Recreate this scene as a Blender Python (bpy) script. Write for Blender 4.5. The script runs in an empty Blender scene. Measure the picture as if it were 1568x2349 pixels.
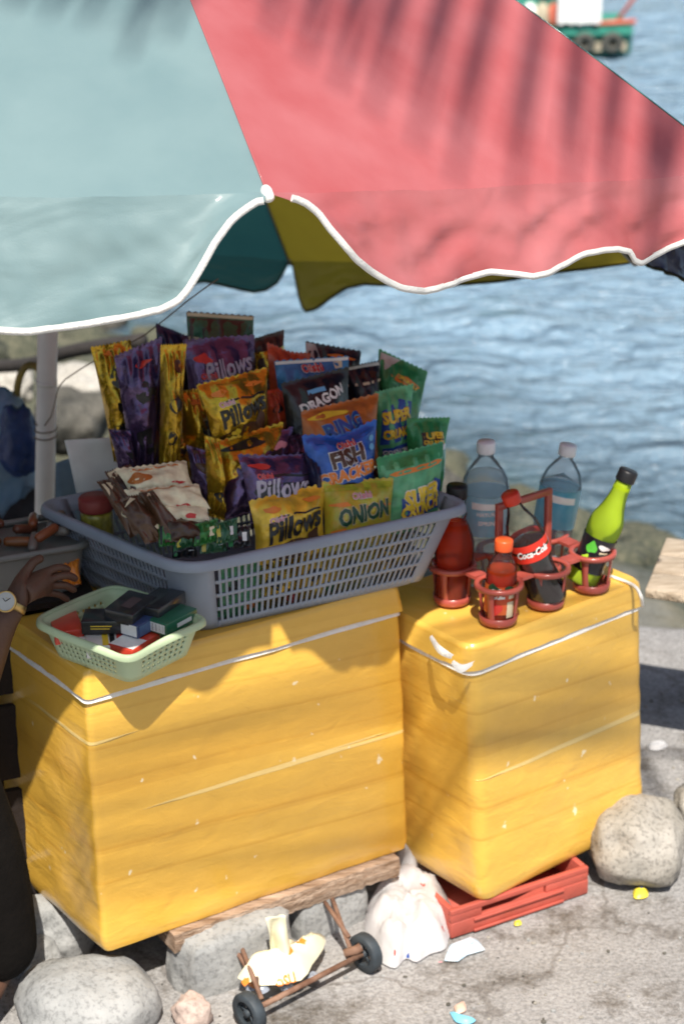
import bpy, bmesh, math, random
from mathutils import Vector, Matrix, noise
import os
sc = bpy.context.scene
col = sc.collection
R = math.radians
random.seed(7)
# ------------------------------------------------------------------ camera
FPX, CX, CY, PITCH, ROLL, CZ = 4570.0, 784.0, 1174.5, R(22), 0.015, 2.2
CAM = Vector((0, 0, CZ))
vF = Vector((0, math.cos(PITCH), -math.sin(PITCH)))
_R = Vector((1, 0, 0)); _U = Vector((0, math.sin(PITCH), math.cos(PITCH)))
vR = _R*math.cos(ROLL) - _U*math.sin(ROLL)
vU = _U*math.cos(ROLL) + _R*math.sin(ROLL)
cd = bpy.data.cameras.new('camera'); cam = bpy.data.objects.new('camera', cd); col.objects.link(cam)
M4 = Matrix.Identity(4)
for i in range(3):
    M4[i][0] = vR[i]; M4[i][1] = vU[i]; M4[i][2] = -vF[i]; M4[i][3] = CAM[i]
cam.matrix_world = M4
cd.sensor_fit = 'VERTICAL'; cd.sensor_height = 36; cd.lens = 36*FPX/2349.0
cd.clip_end = 3000; cd.clip_start = 0.05
cd.dof.use_dof = True; cd.dof.focus_distance = 3.0; cd.dof.aperture_fstop = 5.0
sc.camera = cam
# ------------------------------------------------------------------ light
SUN_EL, SUN_AZ = 57.0, 3.0      # azimuth: degrees to the right of straight behind the camera
w = bpy.data.worlds.new('World'); sc.world = w; w.use_nodes = True
nt = w.node_tree; bg = nt.nodes['Background']
sky = nt.nodes.new('ShaderNodeTexSky'); sky.sky_type = 'NISHITA'; sky.sun_disc = False
sky.sun_elevation = R(SUN_EL); sky.sun_rotation = R(180-SUN_AZ); sky.air_density = 1.2; sky.dust_density = 2.0
nt.links.new(sky.outputs[0], bg.inputs[0]); bg.inputs[1].default_value = 0.078
SUN = Vector((math.sin(R(SUN_AZ))*math.cos(R(SUN_EL)), -math.cos(R(SUN_AZ))*math.cos(R(SUN_EL)), math.sin(R(SUN_EL))))
sd = bpy.data.lights.new('sun', 'SUN'); sd.energy = 5.0; sd.angle = R(0.55); sd.color = (1, .94, .84)
so = bpy.data.objects.new('sun', sd); col.objects.link(so)
so.rotation_euler = SUN.to_track_quat('Z', 'Y').to_euler(); so.location = (0, 0, 8)
sc.view_settings.view_transform = 'Standard'; sc.view_settings.look = 'None'
sc.view_settings.gamma = 1; sc.view_settings.exposure = 0.5; sc.view_settings.use_curve_mapping = False
sc.cycles.max_bounces = 8; sc.cycles.transparent_max_bounces = 12
sc.cycles.caustics_reflective = False; sc.cycles.caustics_refractive = False

# ------------------------------------------------------------------ helpers
def at(px, py, Y=None, z=None):
    d = vF*FPX + vR*(px-CX) + vU*(CY-py)
    t = Y/d.y if Y is not None else (z-CZ)/d.z
    return CAM + d*t
KR = 1.045                       # the right box stands a little farther off and lower than the left one
def zr(z): return CZ-(CZ-z)*KR
def atr(px, py, z): return at(px, py, z=zr(z))
def onplane(px, py, p0, n):
    d = vF*FPX + vR*(px-CX) + vU*(CY-py)
    return CAM + d*((p0-CAM).dot(n)/d.dot(n))
def tag(o, label=None, cat=None, group=None, kind=None):
    if label: o['label'] = label
    if cat: o['category'] = cat
    if group: o['group'] = group
    if kind: o['kind'] = kind
    return o
def mk(name, verts, faces, mats, parent=None, mi=None, smooth=True):
    me = bpy.data.meshes.new(name); me.from_pydata([tuple(v) for v in verts], [], faces)
    if not isinstance(mats, (list, tuple)): mats = [mats]
    for m in mats: me.materials.append(m)
    if mi:
        for p, k in zip(me.polygons, mi): p.material_index = k
    bm = bmesh.new(); bm.from_mesh(me); bmesh.ops.recalc_face_normals(bm, faces=bm.faces); bm.to_mesh(me); bm.free()
    if smooth:
        for p in me.polygons: p.use_smooth = True
    o = bpy.data.objects.new(name, me); col.objects.link(o)
    if parent: o.parent = parent
    return o
def empty(name, loc=(0, 0, 0)):
    o = bpy.data.objects.new(name, None); col.objects.link(o); o.location = loc; o.empty_display_size = .05; return o
def rebase(root):
    """move a thing built in world coordinates so its origin is at its base"""
    bpy.context.view_layer.update()
    def kids(o, acc):
        for c in o.children: acc.append(c); kids(c, acc)
        return acc
    ks = kids(root, []); ms = [o for o in [root]+ks if o.type == 'MESH']
    pts = [v.co for o in ms for v in o.data.vertices]
    c = Vector((sum(p.x for p in pts)/len(pts), sum(p.y for p in pts)/len(pts), min(p.z for p in pts)))
    for o in ms: o.data.transform(Matrix.Translation(-c))
    root.location = c
    return root
class MB:
    def __init__(s): s.v = []; s.f = []; s.m = []
    def add(s, vs, fs, m=0):
        b = len(s.v); s.v += [Vector(v) for v in vs]
        for f in fs: s.f.append([b+i for i in f]); s.m.append(m)
    def grid(s, pts, m=0, cu=False, cv=False):
        nr, nc = len(pts), len(pts[0]); vs = [p for r in pts for p in r]; fs = []
        for i in range(nr if cv else nr-1):
            for j in range(nc if cu else nc-1):
                a = i*nc+j; b = i*nc+(j+1) % nc; c = ((i+1) % nr)*nc+(j+1) % nc; d = ((i+1) % nr)*nc+j
                fs.append((a, b, c, d))
        s.add(vs, fs, m)
    def tube(s, pts, r, n=10, m=0, caps=True, closed=False):
        pts = [Vector(p) for p in pts]; rows = []; k = len(pts); up = None
        for i, p in enumerate(pts):
            a = pts[(i-1) % k] if (closed or i > 0) else p; b = pts[(i+1) % k] if (closed or i < k-1) else p
            t = (b-a).normalized()
            if up is None: up = t.orthogonal().normalized()
            x = (up - t*up.dot(t))
            x = x.normalized() if x.length > 1e-6 else t.orthogonal().normalized(); up = x
            y = t.cross(x); rr = r[i] if isinstance(r, (list, tuple)) else r
            rows.append([p + (x*math.cos(2*math.pi*j/n)+y*math.sin(2*math.pi*j/n))*rr for j in range(n)])
        b0 = len(s.v); s.grid(rows, m, cu=True, cv=closed)
        if caps and not closed:
            s.f.append([b0+j for j in range(n)]); s.m.append(m); s.f.append([b0+(k-1)*n+j for j in range(n)]); s.m.append(m)
    def lathe(s, prof, c=(0, 0, 0), n=28, m=0, M=None):
        rows = []; c = Vector(c)
        for (r, z) in prof:
            rows.append([Vector((r*math.cos(2*math.pi*j/n), r*math.sin(2*math.pi*j/n), z)) for j in range(n)])
        if M: rows = [[M @ p for p in rw] for rw in rows]
        rows = [[p+c for p in rw] for rw in rows]
        s.grid(rows, m, cu=True)
    def box(s, c, sz, M=None, m=0):
        c = Vector(c); x, y, z = [q/2 for q in sz]
        vs = [Vector((a*x, b*y, d*z)) for a in (-1, 1) for b in (-1, 1) for d in (-1, 1)]
        if M: vs = [M @ v for v in vs]
        s.add([v+c for v in vs], [(0, 1, 3, 2), (4, 6, 7, 5), (0, 4, 5, 1), (2, 3, 7, 6), (0, 2, 6, 4), (1, 5, 7, 3)], m)
    def build(s, name, mats, parent=None, smooth=True): return mk(name, s.v, s.f, mats, parent, s.m, smooth)
def bevel(o, w=.003, seg=2):
    m = o.modifiers.new('bevel', 'BEVEL'); m.width = w; m.segments = seg; m.limit_method = 'ANGLE'; m.angle_limit = R(35)
    for p in o.data.polygons: p.use_smooth = True
    return o
def sub(o, l=1):
    m = o.modifiers.new('subdivision', 'SUBSURF'); m.levels = l; m.render_levels = l; return o
def nz(p, s=1.0, seed=0.0): return noise.noise(Vector(p)*s+Vector((seed*7.3, seed*3.1, seed*1.7)))
def interp(poly, x):
    if x <= poly[0][0]: return poly[0][1]
    for (a, b), (c, d) in zip(poly, poly[1:]):
        if x <= c:
            t = (x-a)/(c-a) if c > a else 0; return b+(d-b)*t
    return poly[-1][1]
def smooth_poly(pts, n=8):
    """Catmull-Rom through 2d/3d points"""
    P = [Vector(p) for p in pts]; P = [P[0]*2-P[1]]+P+[P[-1]*2-P[-2]]; out = []
    for i in range(1, len(P)-2):
        for k in range(n):
            t = k/n; a, b, c, d = P[i-1], P[i], P[i+1], P[i+2]
            out.append(.5*((2*b)+(c-a)*t+(2*a-5*b+4*c-d)*t*t+(3*b-a-3*c+d)*t**3))
    out.append(P[-2]); return out

# ------------------------------------------------------------------ materials
_m = {}
def pm(name, c, rough=.5, var=.12, vs=30, metal=0, coat=0, trans=0, ior=1.45, bump=0, bs=60, alpha=1, spec=.5, translucent=0, c2=None, stretch=None, det=4):
    if name in _m: return _m[name]
    m = bpy.data.materials.new(name); m.use_nodes = True; n = m.node_tree.nodes; l = m.node_tree.links
    b = n['Principled BSDF']; b.inputs['Roughness'].default_value = rough; b.inputs['Metallic'].default_value = metal
    b.inputs['Coat Weight'].default_value = coat; b.inputs['Coat Roughness'].default_value = .12
    b.inputs['Transmission Weight'].default_value = trans; b.inputs['IOR'].default_value = ior; b.inputs['Alpha'].default_value = alpha
    b.inputs['Specular IOR Level'].default_value = spec
    tc = n.new('ShaderNodeTexCoord'); mp = n.new('ShaderNodeMapping'); l.new(tc.outputs['Object'], mp.inputs[0])
    if stretch: mp.inputs['Scale'].default_value = stretch
    no = n.new('ShaderNodeTexNoise'); no.inputs['Scale'].default_value = vs; no.inputs['Detail'].default_value = det
    l.new(mp.outputs[0], no.inputs[0])
    mix = n.new('ShaderNodeMix'); mix.data_type = 'RGBA'
    mr = n.new('ShaderNodeMapRange'); mr.inputs[1].default_value = .3; mr.inputs[2].default_value = .7; l.new(no.outputs[0], mr.inputs[0])
    l.new(mr.outputs[0], mix.inputs[0])
    if c2 is None: c2 = [min(1, x*(1+var)) for x in c]; c1 = [x*(1-var) for x in c]
    else: c1 = c
    mix.inputs[6].default_value = (*c1[:3], 1); mix.inputs[7].default_value = (*c2[:3], 1)
    l.new(mix.outputs[2], b.inputs['Base Color'])
    if bump:
        nb = n.new('ShaderNodeTexNoise'); nb.inputs['Scale'].default_value = bs; nb.inputs['Detail'].default_value = 5; l.new(mp.outputs[0], nb.inputs[0])
        bp = n.new('ShaderNodeBump'); bp.inputs['Strength'].default_value = bump; bp.inputs['Distance'].default_value = .01
        l.new(nb.outputs[0], bp.inputs['Height']); l.new(bp.outputs[0], b.inputs['Normal'])
    if translucent:
        t = n.new('ShaderNodeBsdfTranslucent'); l.new(mix.outputs[2], t.inputs[0]); ms = n.new('ShaderNodeMixShader')
        ms.inputs[0].default_value = translucent; l.new(b.outputs[0], ms.inputs[1]); l.new(t.outputs[0], ms.inputs[2])
        l.new(ms.outputs[0], n['Material Output'].inputs[0])
    _m[name] = m; return m
def foil(name, c, rough=.3, metal=.45, c2=None): return pm('foil_'+name, c, rough=rough, metal=metal, var=.22, vs=45, bump=.45, bs=42, coat=.4, c2=c2)
def ink(name, c, rough=.4): return pm('ink_'+name, c, rough=rough, var=.06, vs=80, coat=.2)
GOLD = foil('gold', (.56, .34, .02), rough=.22, metal=.75); PURP = foil('purple', (.115, .070, .165), rough=.22, metal=.7); BRED = foil('red', (.5, .07, .02), metal=.1)
NAVY = foil('navy', (.018, .02, .06)); GRN = foil('green', (.03, .23, .07), metal=.1); LGRN = foil('pale_green', (.10, .38, .17), metal=.05)
BLUE = foil('blue', (.015, .10, .45), metal=.1); SKYB = foil('sky_blue', (.02, .16, .38), metal=.1); BLK = foil('black', (.012, .012, .016), metal=.1)
ORG = foil('orange', (.48, .15, .025), metal=.1); BRN = foil('brown', (.05, .02, .01), metal=.1); LIME = foil('lime', (.42, .46, .04), metal=.1, c2=(.55, .33, .04))
CREAM = foil('cream', (.88, .76, .52), metal=0, rough=.45); SILV = foil('silver', (.42, .42, .38), metal=.2); YEL = foil('yellow', (.78, .50, .04), metal=.3)
DGRN = foil('dark_green', (.02, .10, .04), metal=.1)
iW = ink('white', (.8, .8, .78)); iK = ink('black', (.012, .011, .012)); iR = ink('red', (.6, .04, .03)); iO = ink('orange', (.75, .22, .03)); iY = ink('yellow', (.8, .55, .04))
iB = ink('blue', (.02, .07, .3)); iG = ink('green', (.02, .2, .05)); iP = ink('pink', (.65, .25, .3)); iS = ink('silver', (.45, .42, .52)); iBr = ink('brown', (.07, .025, .01)); iSk = ink('sky', (.15, .45, .75)); iC = ink('cream', (.7, .6, .4)); iDG = ink('deep_green', (.01, .06, .03))

# ------------------------------------------------------------------ text and printed shapes on a surface
def text_mesh(s, bold=0.0, shear=0.0, space=1.0):
    cu = bpy.data.curves.new('t', 'FONT'); cu.body = s; cu.offset = bold; cu.shear = shear; cu.align_x = 'CENTER'; cu.align_y = 'CENTER'; cu.space_character = space
    cu.resolution_u = 2
    o = bpy.data.objects.new('t', cu); col.objects.link(o); bpy.context.view_layer.update()
    dg = bpy.context.evaluated_depsgraph_get(); me = bpy.data.meshes.new_from_object(o.evaluated_get(dg))
    vs = [(v.co.x, v.co.y) for v in me.vertices]; fs = [tuple(p.vertices) for p in me.polygons]
    bpy.data.objects.remove(o); bpy.data.meshes.remove(me); bpy.data.curves.remove(cu)
    return vs, fs
def flat_cut(vs, fs, step):
    bm = bmesh.new(); bv = [bm.verts.new((x, y, 0)) for x, y in vs]
    for f in fs:
        try: bm.faces.new([bv[i] for i in f])
        except ValueError: pass
    bm.verts.ensure_lookup_table()
    if bm.verts:
        for ax in (0, 1):
            lo = min(v.co[ax] for v in bm.verts); hi = max(v.co[ax] for v in bm.verts); x = lo+step; k = 0
            while x < hi and k < 60:
                co = [0, 0, 0]; co[ax] = x; no = [0, 0, 0]; no[ax] = 1
                bmesh.ops.bisect_plane(bm, geom=bm.verts[:]+bm.edges[:]+bm.faces[:], plane_co=co, plane_no=no, dist=1e-6); x += step; k += 1
    bm.verts.index_update(); out = [(v.co.x, v.co.y) for v in bm.verts]; ff = [tuple(v.index for v in f.verts) for f in bm.faces]; bm.free(); return out, ff
def place_text(mb, S, s, c, width, rot=0, m=0, bold=0, shear=0, eps=.0012, step=.008, hscale=1.0, arc=0, maxh=None):
    """S maps metric (x,y) -> (point, normal)"""
    vs, fs = text_mesh(s, bold, shear)
    if not vs: return
    v0, f0 = text_mesh(s, 0, shear) if bold else (vs, fs)
    wd = max(x for x, y in v0)-min(x for x, y in v0); k = width/wd; cx = (max(x for x, y in v0)+min(x for x, y in v0))/2
    ky = k*hscale; cy0 = .0
    c_, s_ = math.cos(R(rot)), math.sin(R(rot)); o = []
    for x, y in vs:
        x = (x-cx)*k; y = (y-cy0)*ky + arc*(1-(2*x/width)**2)*width
        o.append((c[0]+x*c_-y*s_, c[1]+x*s_+y*c_))
    o, ff = flat_cut(o, fs, step)
    P = []
    for x, y in o:
        p, n = S(x, y); P.append(p+n*eps)
    mb.add(P, ff, m)
def place_poly(mb, S, pts, m=0, eps=.0006, step=.012):
    o, ff = flat_cut(pts, [tuple(range(len(pts)))], step); P = []
    for x, y in o:
        p, n = S(x, y); P.append(p+n*eps)
    mb.add(P, ff, m)
def blob(cx, cy, rx, ry, seed=0, n=18, j=.22):
    rnd = random.Random(seed); ph = [rnd.uniform(0, 6.28) for _ in range(3)]
    return [(cx+rx*math.cos(a)*(1+j*math.sin(2*a+ph[0])+j*.6*math.sin(3*a+ph[1])), cy+ry*math.sin(a)*(1+j*math.sin(3*a+ph[2]))) for a in [2*math.pi*i/n for i in range(n)]]

# ------------------------------------------------------------------ terrain, water
WZ = -1.5
def water_edge(x): return interp([(-6, 17), (-2, 13), (-1.1, 11.9), (.3, 9.9), (.8, 9.2), (1.5, 8.3), (3, 7.2), (9, 6)], x)
def terr_h(x, y):
    e = 4.5 + .25*nz((x, 0, 0), .8); we = water_edge(x)
    if y < e: h = 0
    else:
        t = (y-e)/(we-e); h = -1.5*t if t < 1 else -1.5-.25*(t-1)*(we-e)
        h = max(h, -4)
        h += min(1, (y-e)*1.5)*(.16*nz((x, y, 0), 1.3)+.07*nz((x, y, 3), 4))
    return h + .008*nz((x, y, 0), 3)
def ys_list():
    o = [-6, -3, 0, 1.5]; y = 2.0
    while y < 22: o.append(y); y += .09 if y < 13 else .4
    o += [30, 60]; return o
def xs_list():
    o = [-40, -15, -8]; x = -5.0
    while x < 5: o.append(x); x += .09
    o += [8, 15, 40]; return o
g = MB(); g.grid([[Vector((x, y, terr_h(x, y))) for x in xs_list()] for y in ys_list()])
def ground_mat():
    m = bpy.data.materials.new('weathered_concrete_and_shore'); m.use_nodes = True; n = m.node_tree.nodes; l = m.node_tree.links; b = n['Principled BSDF']
    tc = n.new('ShaderNodeTexCoord')
    def N(s, d=6, rough=.6):
        q = n.new('ShaderNodeTexNoise'); q.inputs['Scale'].default_value = s; q.inputs['Detail'].default_value = d; q.inputs['Roughness'].default_value = rough; l.new(tc.outputs['Object'], q.inputs[0]); return q
    def ramp(src, a, b_, ca, cb):
        r = n.new('ShaderNodeValToRGB'); r.color_ramp.elements[0].position = a; r.color_ramp.elements[1].position = b_
        r.color_ramp.elements[0].color = (*ca, 1); r.color_ramp.elements[1].color = (*cb, 1); l.new(src, r.inputs[0]); return r
    def mul(a, b_, f=1.0):
        x = n.new('ShaderNodeMix'); x.data_type = 'RGBA'; x.blend_type = 'MULTIPLY'; x.inputs[0].default_value = f; l.new(a, x.inputs[6]); l.new(b_, x.inputs[7]); return x.outputs[2]
    base = ramp(N(3).outputs[0], .35, .7, (.31, .30, .295), (.46, .445, .44))
    fine = ramp(N(120, 3, .8).outputs[0], .35, .62, (.55, .55, .55), (1, 1, 1))
    stain = ramp(N(6.5, 9, .78).outputs[0], .36, .50, (.42, .38, .33), (1, 1, 1))
    # warped cracks
    wn = N(4, 4); ad = n.new('ShaderNodeMixRGB'); ad.blend_type = 'ADD'; ad.inputs[0].default_value = .35
    l.new(tc.outputs['Object'], ad.inputs[1]); l.new(wn.outputs[1], ad.inputs[2])
    vo = n.new('ShaderNodeTexVoronoi'); vo.feature = 'DISTANCE_TO_EDGE'; vo.inputs['Scale'].default_value = 2.1; l.new(ad.outputs[0], vo.inputs[0])
    cn = N(14, 4); mt = n.new('ShaderNodeMath'); mt.operation = 'MULTIPLY'; l.new(vo.outputs[0], mt.inputs[0]); l.new(cn.outputs[0], mt.inputs[1])
    crack = ramp(mt.outputs[0], .003, .010, (.5, .46, .42), (1, 1, 1))
    c = mul(mul(mul(base.outputs[0], fine.outputs[0]), stain.outputs[0]), crack.outputs[0], .6)
    # shore zone: brown-green wet stone, by position of the slope
    shore = ramp(N(2.2, 8, .65).outputs[0], .38, .66, (.035, .045, .03), (.20, .18, .12))
    sx = n.new('ShaderNodeSeparateXYZ'); l.new(tc.outputs['Object'], sx.inputs[0])
    mr = n.new('ShaderNodeMapRange'); mr.inputs[1].default_value = -.05; mr.inputs[2].default_value = -.3; l.new(sx.outputs[2], mr.inputs[0])
    mx = n.new('ShaderNodeMix'); mx.data_type = 'RGBA'; l.new(mr.outputs[0], mx.inputs[0]); l.new(c, mx.inputs[6]); l.new(shore.outputs[0], mx.inputs[7])
    l.new(mx.outputs[2], b.inputs['Base Color']); b.inputs['Roughness'].default_value = .9
    bp = n.new('ShaderNodeBump'); bp.inputs['Strength'].default_value = .6; bp.inputs['Distance'].default_value = .012; l.new(N(60, 8, .7).outputs[0], bp.inputs['Height']); l.new(bp.outputs[0], b.inputs['Normal'])
    return m
tag(g.build('ground', ground_mat()), kind='structure')

def water_mat():
    m = bpy.data.materials.new('sea_water'); m.use_nodes = True; n = m.node_tree.nodes; l = m.node_tree.links; b = n['Principled BSDF']
    b.inputs['Roughness'].default_value = .16; b.inputs['IOR'].default_value = 1.33; b.inputs['Specular IOR Level'].default_value = .8
    tc = n.new('ShaderNodeTexCoord'); mp = n.new('ShaderNodeMapping'); mp.inputs['Scale'].default_value = (1.0, 1.6, 1); l.new(tc.outputs['Object'], mp.inputs[0])
    n1 = n.new('ShaderNodeTexNoise'); n1.inputs['Scale'].default_value = 2.6; n1.inputs['Detail'].default_value = 5; n1.inputs['Distortion'].default_value = .6; l.new(mp.outputs[0], n1.inputs[0])
    n2 = n.new('ShaderNodeTexNoise'); n2.inputs['Scale'].default_value = 9; n2.inputs['Detail'].default_value = 3; l.new(mp.outputs[0], n2.inputs[0])
    ad = n.new('ShaderNodeMath'); ad.operation = 'MULTIPLY_ADD'; ad.inputs[1].default_value = .25; l.new(n2.outputs[0], ad.inputs[0]); l.new(n1.outputs[0], ad.inputs[2])
    bp = n.new('ShaderNodeBump'); bp.inputs['Strength'].default_value = 1.0; bp.inputs['Distance'].default_value = .35; l.new(ad.outputs[0], bp.inputs['Height']); l.new(bp.outputs[0], b.inputs['Normal'])
    b.inputs['Base Color'].default_value = (.21, .32, .42, 1)
    # shallow water near the shore lets the stones show
    tr = n.new('ShaderNodeBsdfTransparent'); tr.inputs[0].default_value = (.55, .75, .7, 1)
    sx = n.new('ShaderNodeSeparateXYZ'); l.new(tc.outputs['Object'], sx.inputs[0])
    ma = n.new('ShaderNodeMath'); ma.operation = 'MULTIPLY_ADD'; ma.inputs[1].default_value = 1.25; l.new(sx.outputs[0], ma.inputs[0]); l.new(sx.outputs[1], ma.inputs[2])
    mr = n.new('ShaderNodeMapRange'); mr.inputs[1].default_value = 9.9; mr.inputs[2].default_value = 13.0; mr.inputs[3].default_value = .82; mr.inputs[4].default_value = 0; l.new(ma.outputs[0], mr.inputs[0])
    ms = n.new('ShaderNodeMixShader'); l.new(mr.outputs[0], ms.inputs[0]); l.new(b.outputs[0], ms.inputs[1]); l.new(tr.outputs[0], ms.inputs[2]); l.new(ms.outputs[0], n['Material Output'].inputs[0])
    return m
wy = []; y = 5.0
while y < 26: wy.append(y); y += .07
while y < 60: wy.append(y); y += .5
wy += [80, 120, 250, 600, 1500]
wx = [-900, -200, -60, -20]; x = -7.0
while x < 7: wx.append(x); x += .14
wx += [20, 60, 200, 900]
def wav(x, y):
    fade = max(0, min(1, (60-y)/30))
    return WZ + fade*(.045*noise.noise(Vector((x*.55, y*1.5, 1)))+.045*noise.noise(Vector((x*1.3+y*.4, y*3.2, 5)))+.018*noise.noise(Vector((x*3, y*7, 9))))
g = MB(); g.grid([[Vector((x, y, wav(x, y))) for x in wx] for y in wy])
tag(g.build('water', water_mat()), kind='structure')

# ------------------------------------------------------------------ rocks
def stone_mat(name, a, b_, speck=.5):
    if name in _m: return _m[name]
    m = bpy.data.materials.new(name); m.use_nodes = True; n = m.node_tree.nodes; l = m.node_tree.links; b = n['Principled BSDF']; b.inputs['Roughness'].default_value = .88
    tc = n.new('ShaderNodeTexCoord')
    def N(s, d): 
        q = n.new('ShaderNodeTexNoise'); q.inputs['Scale'].default_value = s; q.inputs['Detail'].default_value = d; q.inputs['Roughness'].default_value = .65; l.new(tc.outputs['Object'], q.inputs[0]); return q
    r = n.new('ShaderNodeValToRGB'); r.color_ramp.elements[0].position = .35; r.color_ramp.elements[1].position = .68; r.color_ramp.elements[0].color = (*a, 1); r.color_ramp.elements[1].color = (*b_, 1); l.new(N(7, 7).outputs[0], r.inputs[0])
    r2 = n.new('ShaderNodeValToRGB'); r2.color_ramp.elements[0].position = .33; r2.color_ramp.elements[1].position = .5; r2.color_ramp.elements[0].color = (1-speck, 1-speck, 1-speck, 1); l.new(N(110, 2).outputs[0], r2.inputs[0])
    mx = n.new('ShaderNodeMix'); mx.data_type = 'RGBA'; mx.blend_type = 'MULTIPLY'; mx.inputs[0].default_value = 1; l.new(r.outputs[0], mx.inputs[6]); l.new(r2.outputs[0], mx.inputs[7]); l.new(mx.outputs[2], b.inputs['Base Color'])
    bp = n.new('ShaderNodeBump'); bp.inputs['Strength'].default_value = .5; bp.inputs['Distance'].default_value = .01; l.new(N(45, 8).outputs[0], bp.inputs['Height']); l.new(bp.outputs[0], b.inputs['Normal'])
    _m[name] = m; return m
ST_GREY = stone_mat('grey_stone', (.25, .255, .255), (.40, .40, .395), .3); ST_WARM = stone_mat('warm_stone', (.26, .24, .205), (.44, .41, .37), .4); ST_PINK = stone_mat('pink_stone', (.42, .32, .28), (.58, .46, .40), .25)
ST_DARK = stone_mat('dark_stone', (.035, .035, .03), (.14, .13, .11)); ST_SHORE = stone_mat('mossy_shore_stone', (.03, .042, .028), (.16, .15, .10))
def rock_mesh(name, rad, seed, mat, rough=.16, box=0.0, sd=4, facet=0):
    bm = bmesh.new(); bmesh.ops.create_icosphere(bm, subdivisions=sd, radius=1)
    for v in bm.verts:
        d = v.co.normalized()
        if box:
            k = 1/max(abs(d.x), abs(d.y), abs(d.z)); d2 = d*(1+(k-1)*box)
        else: d2 = d
        q = 1+rough*noise.noise(d*1.3+Vector((seed*9.1, seed, 0)))+rough*.45*noise.noise(d*3.1+Vector((seed, 4, seed*2)))+rough*.18*noise.noise(d*7+Vector((seed, 0, 0)))+rough*.07*noise.noise(d*19+Vector((seed, 0, 0)))
        if facet: q = min(q, 1+facet*noise.noise(d*2.0+Vector((0, seed*3, 0))))
        v.co = Vector((d2.x*rad[0], d2.y*rad[1], d2.z*rad[2]))*q
    me = bpy.data.meshes.new(name); bm.to_mesh(me); bm.free(); me.materials.append(mat)
    for p in me.polygons: p.use_smooth = True
    return me
def rock(label, px, py, zc, rad, seed, mat, rot=0, cat='rock', group=None, Y=None, **k):
    """centre of the rock seen at the pixel, at height zc"""
    o = bpy.data.objects.new('rock', rock_mesh('rock', rad, seed, mat, **k)); col.objects.link(o); c = at(px, py, z=zc) if Y is None else Vector((at(px, 2200, Y=Y).x, Y, zc))
    o.location = c; o.rotation_euler = (0, 0, R(rot)); tag(o, label, cat, group); return o
rock('large smooth grey boulder under the near corner of the left yellow box', 200, 2300, .04, (.128, .10, .072), 1, ST_GREY, 5, rough=.12, box=.12)
rock('pale chipped rock wedged beneath the left end of the left yellow box', 135, 2125, .05, (.075, .06, .075), 2, ST_GREY, 20, rough=.3, box=.2)
rock('small grey stone tucked between the chipped rock and the boulder', 88, 2195, .03, (.04, .045, .04), 9, ST_GREY, 20, rough=.25)
rock('flat topped grey block behind the left trolley wheel', 530, 2265, .03, (.12, .062, .085), 3, ST_GREY, 32, Y=3.165, rough=.10, box=.65)
rock('small pinkish rock at the bottom edge beside the grey boulder', 440, 2325, .02, (.036, .034, .040), 4, ST_PINK, 0, rough=.3, facet=.3)
rock('dark speckled grey block behind the right trolley wheel', 742, 2150, .025, (.085, .05, .085), 5, ST_GREY, 35, Y=3.31, rough=.12, box=.6)
rock('big rounded speckled boulder right of the red crate', 1458, 1925, .08, (.102, .10, .080), 6, ST_WARM, -10, rough=.16, box=.2)
rock('brown rock cut off by the right edge below the plank table', 1590, 1850, .10, (.045, .05, .05), 7, ST_WARM, 0, rough=.2, facet=.3)
shore = [rock_mesh('boulder', (1, 1.1, .7), 20+i, ST_SHORE, rough=.3, sd=3) for i in range(5)]
shore += [rock_mesh('boulder', (1, 1, .75), 31, ST_DARK, rough=.3, sd=3)]
stone_mat('pale_shore_stone', (.33, .31, .27), (.55, .52, .47))  # paler stone colours for the two shore rocks by the pole
rs = random.Random(3)
sp = []
for k in range(900):
    if len(sp) > 105: break
    x = rs.uniform(-3.2, 2.6); y = rs.uniform(5.0, 13)
    if y > water_edge(x)+1.0: continue
    if x > .3 and y < 6.4: continue
    r = rs.uniform(.10, .26 if x < 0 else .17)*(.75+.03*y)
    if any((x-a)**2+(y-b)**2 < (.75*(r+c))**2 for a, b, c in sp): continue
    # only those in or near the picture
    sx = CX+FPX*x/(y*math.cos(PITCH)+1.8)
    if not (-250 < sx < 1850): continue
    sp.append((x, y, r))
for i, (x, y, r) in enumerate(sp):
    o = bpy.data.objects.new('boulder', rs.choice(shore)); col.objects.link(o)
    o.location = (x, y, terr_h(x, y)+r*.12); o.scale = (r, r*rs.uniform(.8, 1.2), r); o.rotation_euler = (rs.uniform(-.2, .2), rs.uniform(-.2, .2), rs.uniform(0, 6))
    tag(o, 'one of the mossy shore boulders sloping down into the water', 'boulder', 'boulders along the shore')

g = MB(); rp_ = random.Random(11); ico = bmesh.new(); bmesh.ops.create_icosphere(ico, subdivisions=1, radius=1); iv = [v.co.copy() for v in ico.verts]; icf = [tuple(v.index for v in f.verts) for f in ico.faces]; ico.free()
for k in range(1500):
    x = rp_.uniform(-.75, 1.0); y = rp_.uniform(2.85, 4.3)
    if nz((x, y, 0), 3.5, 4) < .02 and k % 4: continue
    r_ = rp_.choice((.0012, .0016, .002, .003, .0045)); q = [rp_.uniform(.7, 1.3) for _ in range(3)]
    g.add([Vector((x+v.x*r_*q[0], y+v.y*r_*q[1], terr_h(x, y)+r_*.3+v.z*r_*q[2]*.7)) for v in iv], icf, k % 3)
tag(g.build('gravel', [ST_WARM, ST_GREY, ST_DARK], smooth=False), 'loose grit and small pebbles strewn over the concrete', 'gravel', kind='stuff')

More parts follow.
